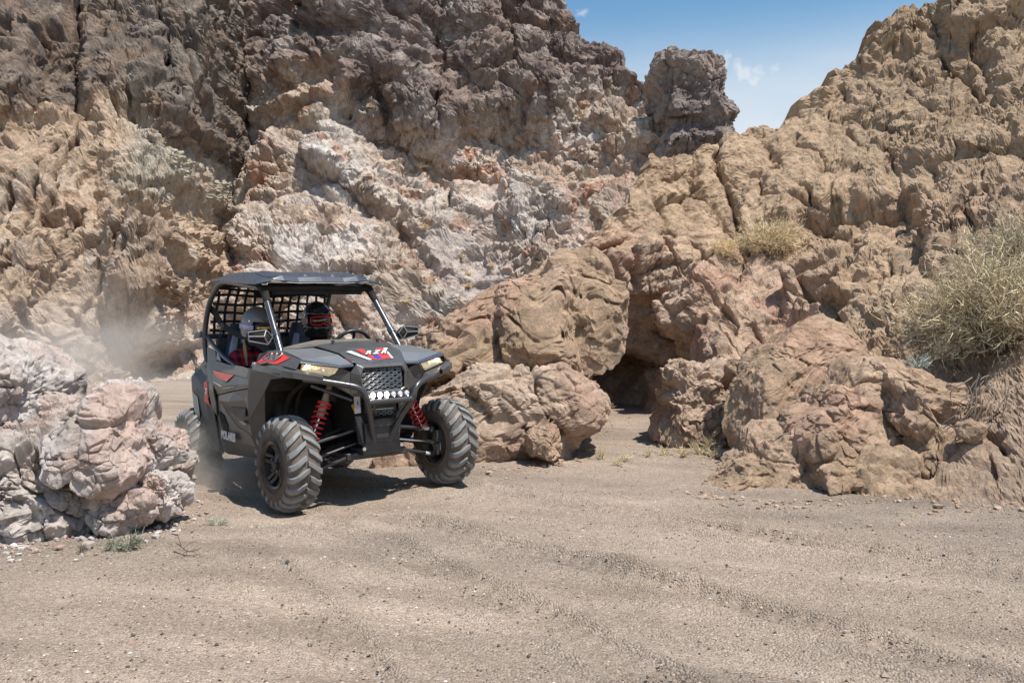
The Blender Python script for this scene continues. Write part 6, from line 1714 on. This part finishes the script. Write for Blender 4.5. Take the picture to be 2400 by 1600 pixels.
def bush(base, size, n1, n2, n3, pal, tips, label, seed, name='dry_bush', cat='bush', group=None, wid=1.0, flat=1.0, spread=1.0, leafy=True):
    """stems fan out from the base, branch twice and end in fine twigs"""
    rng = np.random.default_rng(seed)
    W, D, H = size
    root = empty(name, base)
    tag(root, label, cat, group)
    th = rng.random(n1)*2*math.pi; el = np.arccos(rng.random(n1)*.95*spread)
    d = np.stack([np.sin(el)*np.cos(th)*W, np.sin(el)*np.sin(th)*D, np.cos(el)*H*flat+.12*H], -1)
    L1 = .55+.35*rng.random((n1, 1))
    k = 6; t = np.linspace(0, 1, k)[None, :, None]
    st = rng.normal(size=(n1, 1, 3))*np.array([W, D, 0])*.10
    P1 = st*(1-t)+d[:, None]*L1[:, None]*t+np.array([0, 0, 1])*(.10*H*np.sin(t*math.pi))+rng.normal(size=(n1, k, 3))*.018*H*t
    def branch(P, n, length, jit, kk):
        idx = rng.integers(0, len(P), n); tt = .25+.75*rng.random(n)
        f = tt*(P.shape[1]-1); i0 = np.minimum(f.astype(int), P.shape[1]-2); w = (f-i0)[:, None]
        o = P[idx, i0]*(1-w)+P[idx, i0+1]*w; dr = P[idx, i0+1]-P[idx, i0]; dr /= np.linalg.norm(dr, axis=1, keepdims=True)+1e-9
        dr = dr+rng.normal(size=(n, 3))*jit+np.array([0, 0, .25]); dr /= np.linalg.norm(dr, axis=1, keepdims=True)
        t = np.linspace(0, 1, kk)[None, :, None]
        ln = length*(.5+rng.random((n, 1, 1)))
        return o[:, None]+dr[:, None]*ln*t+rng.normal(size=(n, kk, 3))*length*.07*t
    P2 = branch(P1, n2, .34*H, .55, 4)
    P3 = branch(P2, n3, .11*H, .95, 3)
    def emit(nm, P, w, palette, kind=None):
        w = w*(.6+.8*rng.random(len(P)))
        nv = 2 if kind else 3
        V, F = ribbons(P, w*(1.3 if kind else 1), rng, nv)
        c = np.array(palette)[rng.integers(0, len(palette), len(P))]*(.75+.5*rng.random((len(P), 1)))
        o = np_mesh(nm, V, F, M_TWIG, col=np.repeat(c, P.shape[1]*nv, 0), parent=root)
        if kind: o['kind'] = kind
        return o
    emit('stem', P1, .0075*wid*np.ones(len(P1)), pal)
    emit('branch', P2, .0040*wid*np.ones(len(P2)), pal)
    if leafy: emit('fine_twigs', P3, .0024*wid*np.ones(len(P3)), tips, 'stuff')
    return root
STRAW = [(.84, .68, .42), (.90, .76, .50), (.70, .55, .34)]
WOODY = [(.30, .25, .19), (.38, .32, .25), (.22, .18, .14)]
GREENISH = [(.60, .56, .34), (.70, .58, .38), (.80, .68, .46), (.50, .46, .28), (.46, .36, .24)]
def plant_all():
    global TERRAIN
    TERRAIN = _bvh([CLIFF_D, CLIFF_A, X2, X3, X4]+X1+X5)
    p = land(1800, 598, 12.6); p.y -= .10
    bush(p, (.62, .50, .62), 90, 900, 5200, WOODY+STRAW, STRAW, 'straw yellow dry bush on the rock ledge right of the centre', 1)
    p = land(1700, 600, 12.6); p.y -= .05
    bush(p, (.26, .26, .30), 40, 260, 1400, STRAW, STRAW, 'small straw tuft just left of the yellow ledge bush', 2)
    p = land(2325, 825, 8.2); p.y -= .05
    bush(p, (.84, .75, .92), 130, 1700, 11000, WOODY, GREENISH+STRAW, 'big greenish tan bush on the slope at the right edge', 3, wid=.95)
    p = land(2225, 770, 8.8); p.y -= .05
    bush(p, (.42, .4, .50), 70, 700, 2800, WOODY, GREENISH+STRAW, 'lower olive bush spreading left of the big bush at the right edge', 4)
    p = land(2400, 640, 9.2)
    bush(p, (.7, .6, .65), 70, 800, 3800, WOODY, GREENISH, 'greenish bush high at the right edge behind the big bush', 5)
    p = land(2145, 862, 8.6); p.y -= .05
    bush(p, (.16, .14, .16), 16, 60, 240, [(.40, .44, .38)], [(.46, .52, .44), (.38, .45, .38)], 'small pale grey green plant on the slope left of the big bush', 6, 'desert_shrub', 'plant')
    for i, (x, y, f, s, lab) in enumerate([(2020, 245, 16.5, .30, 'dark bare twiggy plant on the ridge face below the right skyline'), (1730, 470, 14.5, .22, 'dead grey twigs hanging in the upright crack above the ledge bush'), (1960, 505, 13.2, .28, 'bare pale twigs below the dark overhang right of the ledge bush')]):
        p = land(x, y+20, f); p.y -= .04
        bush(p, (s*.6, s*.5, s), 14, 60, 160, [(.16, .13, .11), (.24, .19, .15)] if i < 2 else [(.42, .36, .30)], [(.2, .16, .13)], lab, 20+i, 'dead_shrub', 'dead shrub', wid=.8)
    # pale tufts scattered over the far slope: look-alikes
    for i, (x, y, s) in enumerate([(985, 392, .42), (538, 48, .30), (996, 534, .30), (1082, 600, .26), (1096, 642, .24), (1100, 670, .26), (1150, 622, .22), (1018, 655, .24), (655, 478, .26), (870, 250, .26), (950, 705, .2)]):
        p = land(x, y, 27); p.y -= .03; p.z -= .03
        bush(p, (s*.75, s*.75, s*.5), 22, 90, 300, STRAW, [(.52, .44, .32), (.46, .40, .29)], 'pale dry tuft growing on the high slope behind the buggy', 40+i, 'dry_tuft', 'grass tuft', group='dry tufts on the far slope', wid=2.4)
    # dry grass on the sand by the cave and slab
    rng = random.Random(8)
    spots = [(1690, 1035), (1660, 1050), (1710, 1012), (1640, 1068), (1600, 1075), (1675, 1078), (1560, 1068), (1725, 1060), (1520, 1072), (1465, 1082), (1410, 1078), (1415, 985), (1400, 1000), (1428, 960), (1375, 1010), (1450, 1095)]
    for i, (x, y) in enumerate(spots):
        d = 2600/(y-768); q = U(x, y, d); z = float(floor_z(np.array([q[0]]), np.array([q[1]]))[0])
        s = rng.uniform(.09, .15)*(1.3 if i < 6 else .8)
        bush((q[0], q[1], z), (s, s, s*1.1), 26 if i < 6 else 16, 70, 10, [(.56, .46, .28), (.62, .52, .33), (.48, .38, .22)], STRAW, 'low straw grass tuft on the sand between the cave and the leaning slab', 80+i, 'dry_tuft', 'grass tuft', group='straw tufts by the cave', wid=.55, leafy=False)
    def onfloor(x, y):
        d = 2600/(y-768)
        for _ in range(4):
            q = U(x, y, d); z = float(floor_z(np.array([q[0]]), np.array([q[1]]))[0])
            d = (CAM_H-z)/( (y-768)/FPX )
        return (q[0], q[1], z)
    bush(onfloor(300, 1285), (.12, .09, .12), 40, 220, 600, [(.27, .26, .19), (.34, .33, .25)], [(.36, .38, .28), (.30, .31, .23)], 'larger grey green sprig on the sand below the left outcrop', 60, 'desert_shrub', 'plant', wid=.45)
    bush(onfloor(262, 1290), (.05, .05, .09), 14, 60, 160, [(.27, .26, .19)], [(.32, .34, .25)], 'narrow grey sprig touching the larger grey green sprig', 61, 'desert_shrub', 'plant', wid=.4)
    bush(onfloor(192, 1300), (.05, .05, .08), 14, 60, 160, [(.24, .21, .15)], [(.34, .30, .20)], 'tiny brownish sprig alone on the sand at the lower left', 62, 'desert_shrub', 'plant', wid=.4)
    bush(onfloor(512, 1232), (.12, .09, .07), 30, 140, 420, [(.44, .42, .33)], [(.46, .48, .38), (.40, .42, .33)], 'flat pale green sprig on the sand left of the front tyre', 63, 'desert_shrub', 'plant', wid=.42)
    bush(onfloor(2140, 1210), (.03, .03, .04), 8, 20, 40, STRAW, [(.5, .45, .15)], 'tiny yellow green tuft at the foot of the right bank', 64, 'desert_shrub', 'plant', wid=.4)
    # dead branch on the sand
    q = Vector(onfloor(440, 1297))
    br = empty('dead_branch', q); tag(br, 'thin forked dead branch lying on the sand at the lower left', 'branch')
    M_DEAD = plain('weathered_dead_wood', (.15, .11, .08), rough=.9, dust=.3)
    mb = MB(); mb.tube([(-.09, .06, .06), (-.05, .04, .045), (-.01, .01, .030), (.04, -.01, .035), (.08, .0, .05)], [.0035, .004, .005, .004, .002], 6, smooth=3); mb.build('stem', M_DEAD, br)
    for pts in ([(-.01, .01, .03), (-.03, -.03, .012), (-.07, -.06, .008)], [(-.05, .04, .045), (-.07, .05, .09), (-.08, .055, .12)], [(.04, -.01, .035), (.06, -.03, .02), (.10, -.04, .01)], [(-.03, .02, .04), (-.01, .05, .06), (.03, .06, .07)]):
        mb = MB(); mb.tube(pts, [.0035, .003, .0015], 5, smooth=3); mb.build('twig', M_DEAD, br)
    # dark dead roots on the right bank
    p = land(2290, 1010, 6.6)
    rt = empty('dead_roots', p); tag(rt, 'tangle of dark dead roots hanging down the right bank below the bush', 'roots')
    rg = random.Random(3)
    for k in range(26):
        a = Vector((rg.uniform(-.15, .30), -.08+rg.uniform(-.05, .05), rg.uniform(.15, .48)))
        pts = [a]
        for j in range(5): a = a+Vector((rg.uniform(-.11, .02), rg.uniform(-.05, .02), rg.uniform(-.14, -.02))); pts.append(a)
        mb = MB(); mb.tube(pts, [.006, .005, .004, .003, .002, .001], 5, smooth=2); mb.build('root', M_DEAD, rt)
plant_all()

# ------------------------------------------------------------------ dust thrown up behind the buggy
def dust_cloud(name, label, centre, radii, density, scale, seed, rot=0):
    m = bpy.data.materials.new('airborne_dust'); m.use_nodes = True; nt = m.node_tree; nt.nodes.clear()
    N = nt.nodes.new; L = nt.links.new
    out = N('ShaderNodeOutputMaterial'); pv = N('ShaderNodeVolumePrincipled'); L(pv.outputs[0], out.inputs['Volume'])
    pv.inputs['Color'].default_value = (.93, .86, .78, 1); pv.inputs['Anisotropy'].default_value = .2
    tc = N('ShaderNodeTexCoord')
    ln = N('ShaderNodeVectorMath'); ln.operation = 'LENGTH'; L(tc.outputs['Object'], ln.inputs[0])
    fo = N('ShaderNodeMapRange'); fo.interpolation_type = 'SMOOTHSTEP'; L(ln.outputs['Value'], fo.inputs['Value']); fo.inputs['From Min'].default_value = 1.0; fo.inputs['From Max'].default_value = .15
    no = N('ShaderNodeTexNoise'); no.inputs['Scale'].default_value = scale; no.inputs['Detail'].default_value = 4; no.noise_dimensions = '4D'; no.inputs['W'].default_value = seed
    L(tc.outputs['Object'], no.inputs['Vector'])
    nr = N('ShaderNodeMapRange'); L(no.outputs['Fac'], nr.inputs['Value']); nr.inputs['From Min'].default_value = .36; nr.inputs['From Max'].default_value = .68
    mu = N('ShaderNodeMath'); mu.operation = 'MULTIPLY'; L(fo.outputs[0], mu.inputs[0]); L(nr.outputs[0], mu.inputs[1])
    m2 = N('ShaderNodeMath'); m2.operation = 'MULTIPLY'; L(mu.outputs[0], m2.inputs[0]); m2.inputs[1].default_value = density; L(m2.outputs[0], pv.inputs['Density'])
    S, F = cube_sphere(8)
    o = np_mesh(name, S, F, m, smooth=True)
    o.location = centre; o.scale = radii; o.rotation_euler = (0, 0, rot)
    tag(o, label, kind='stuff')
    return o
dust_cloud('dust_cloud', 'pale dust drifting over the wash behind the buggy', (-7.2, 14.5, .75), (3.5, 2.8, 1.05), 1.05, 1.1, 1)
dust_cloud('dust_cloud', 'dust rising against the left cliff', (-7.6, 15.0, 1.2), (1.8, 1.8, 1.7), .26, 1.1, 2)
dust_cloud('dust_cloud', 'dust kicked up beside the front and rear tyres', (-2.80, 6.85, .12), (1.15, .65, .50), 5.0, 2.2, 3, .5)
scene.cycles.volume_step_rate = 2.0
scene.cycles.volume_max_steps = 128
scene.cycles.max_bounces = 8
scene.cycles.volume_bounces = 1
scene.cycles.transparent_max_bounces = 16
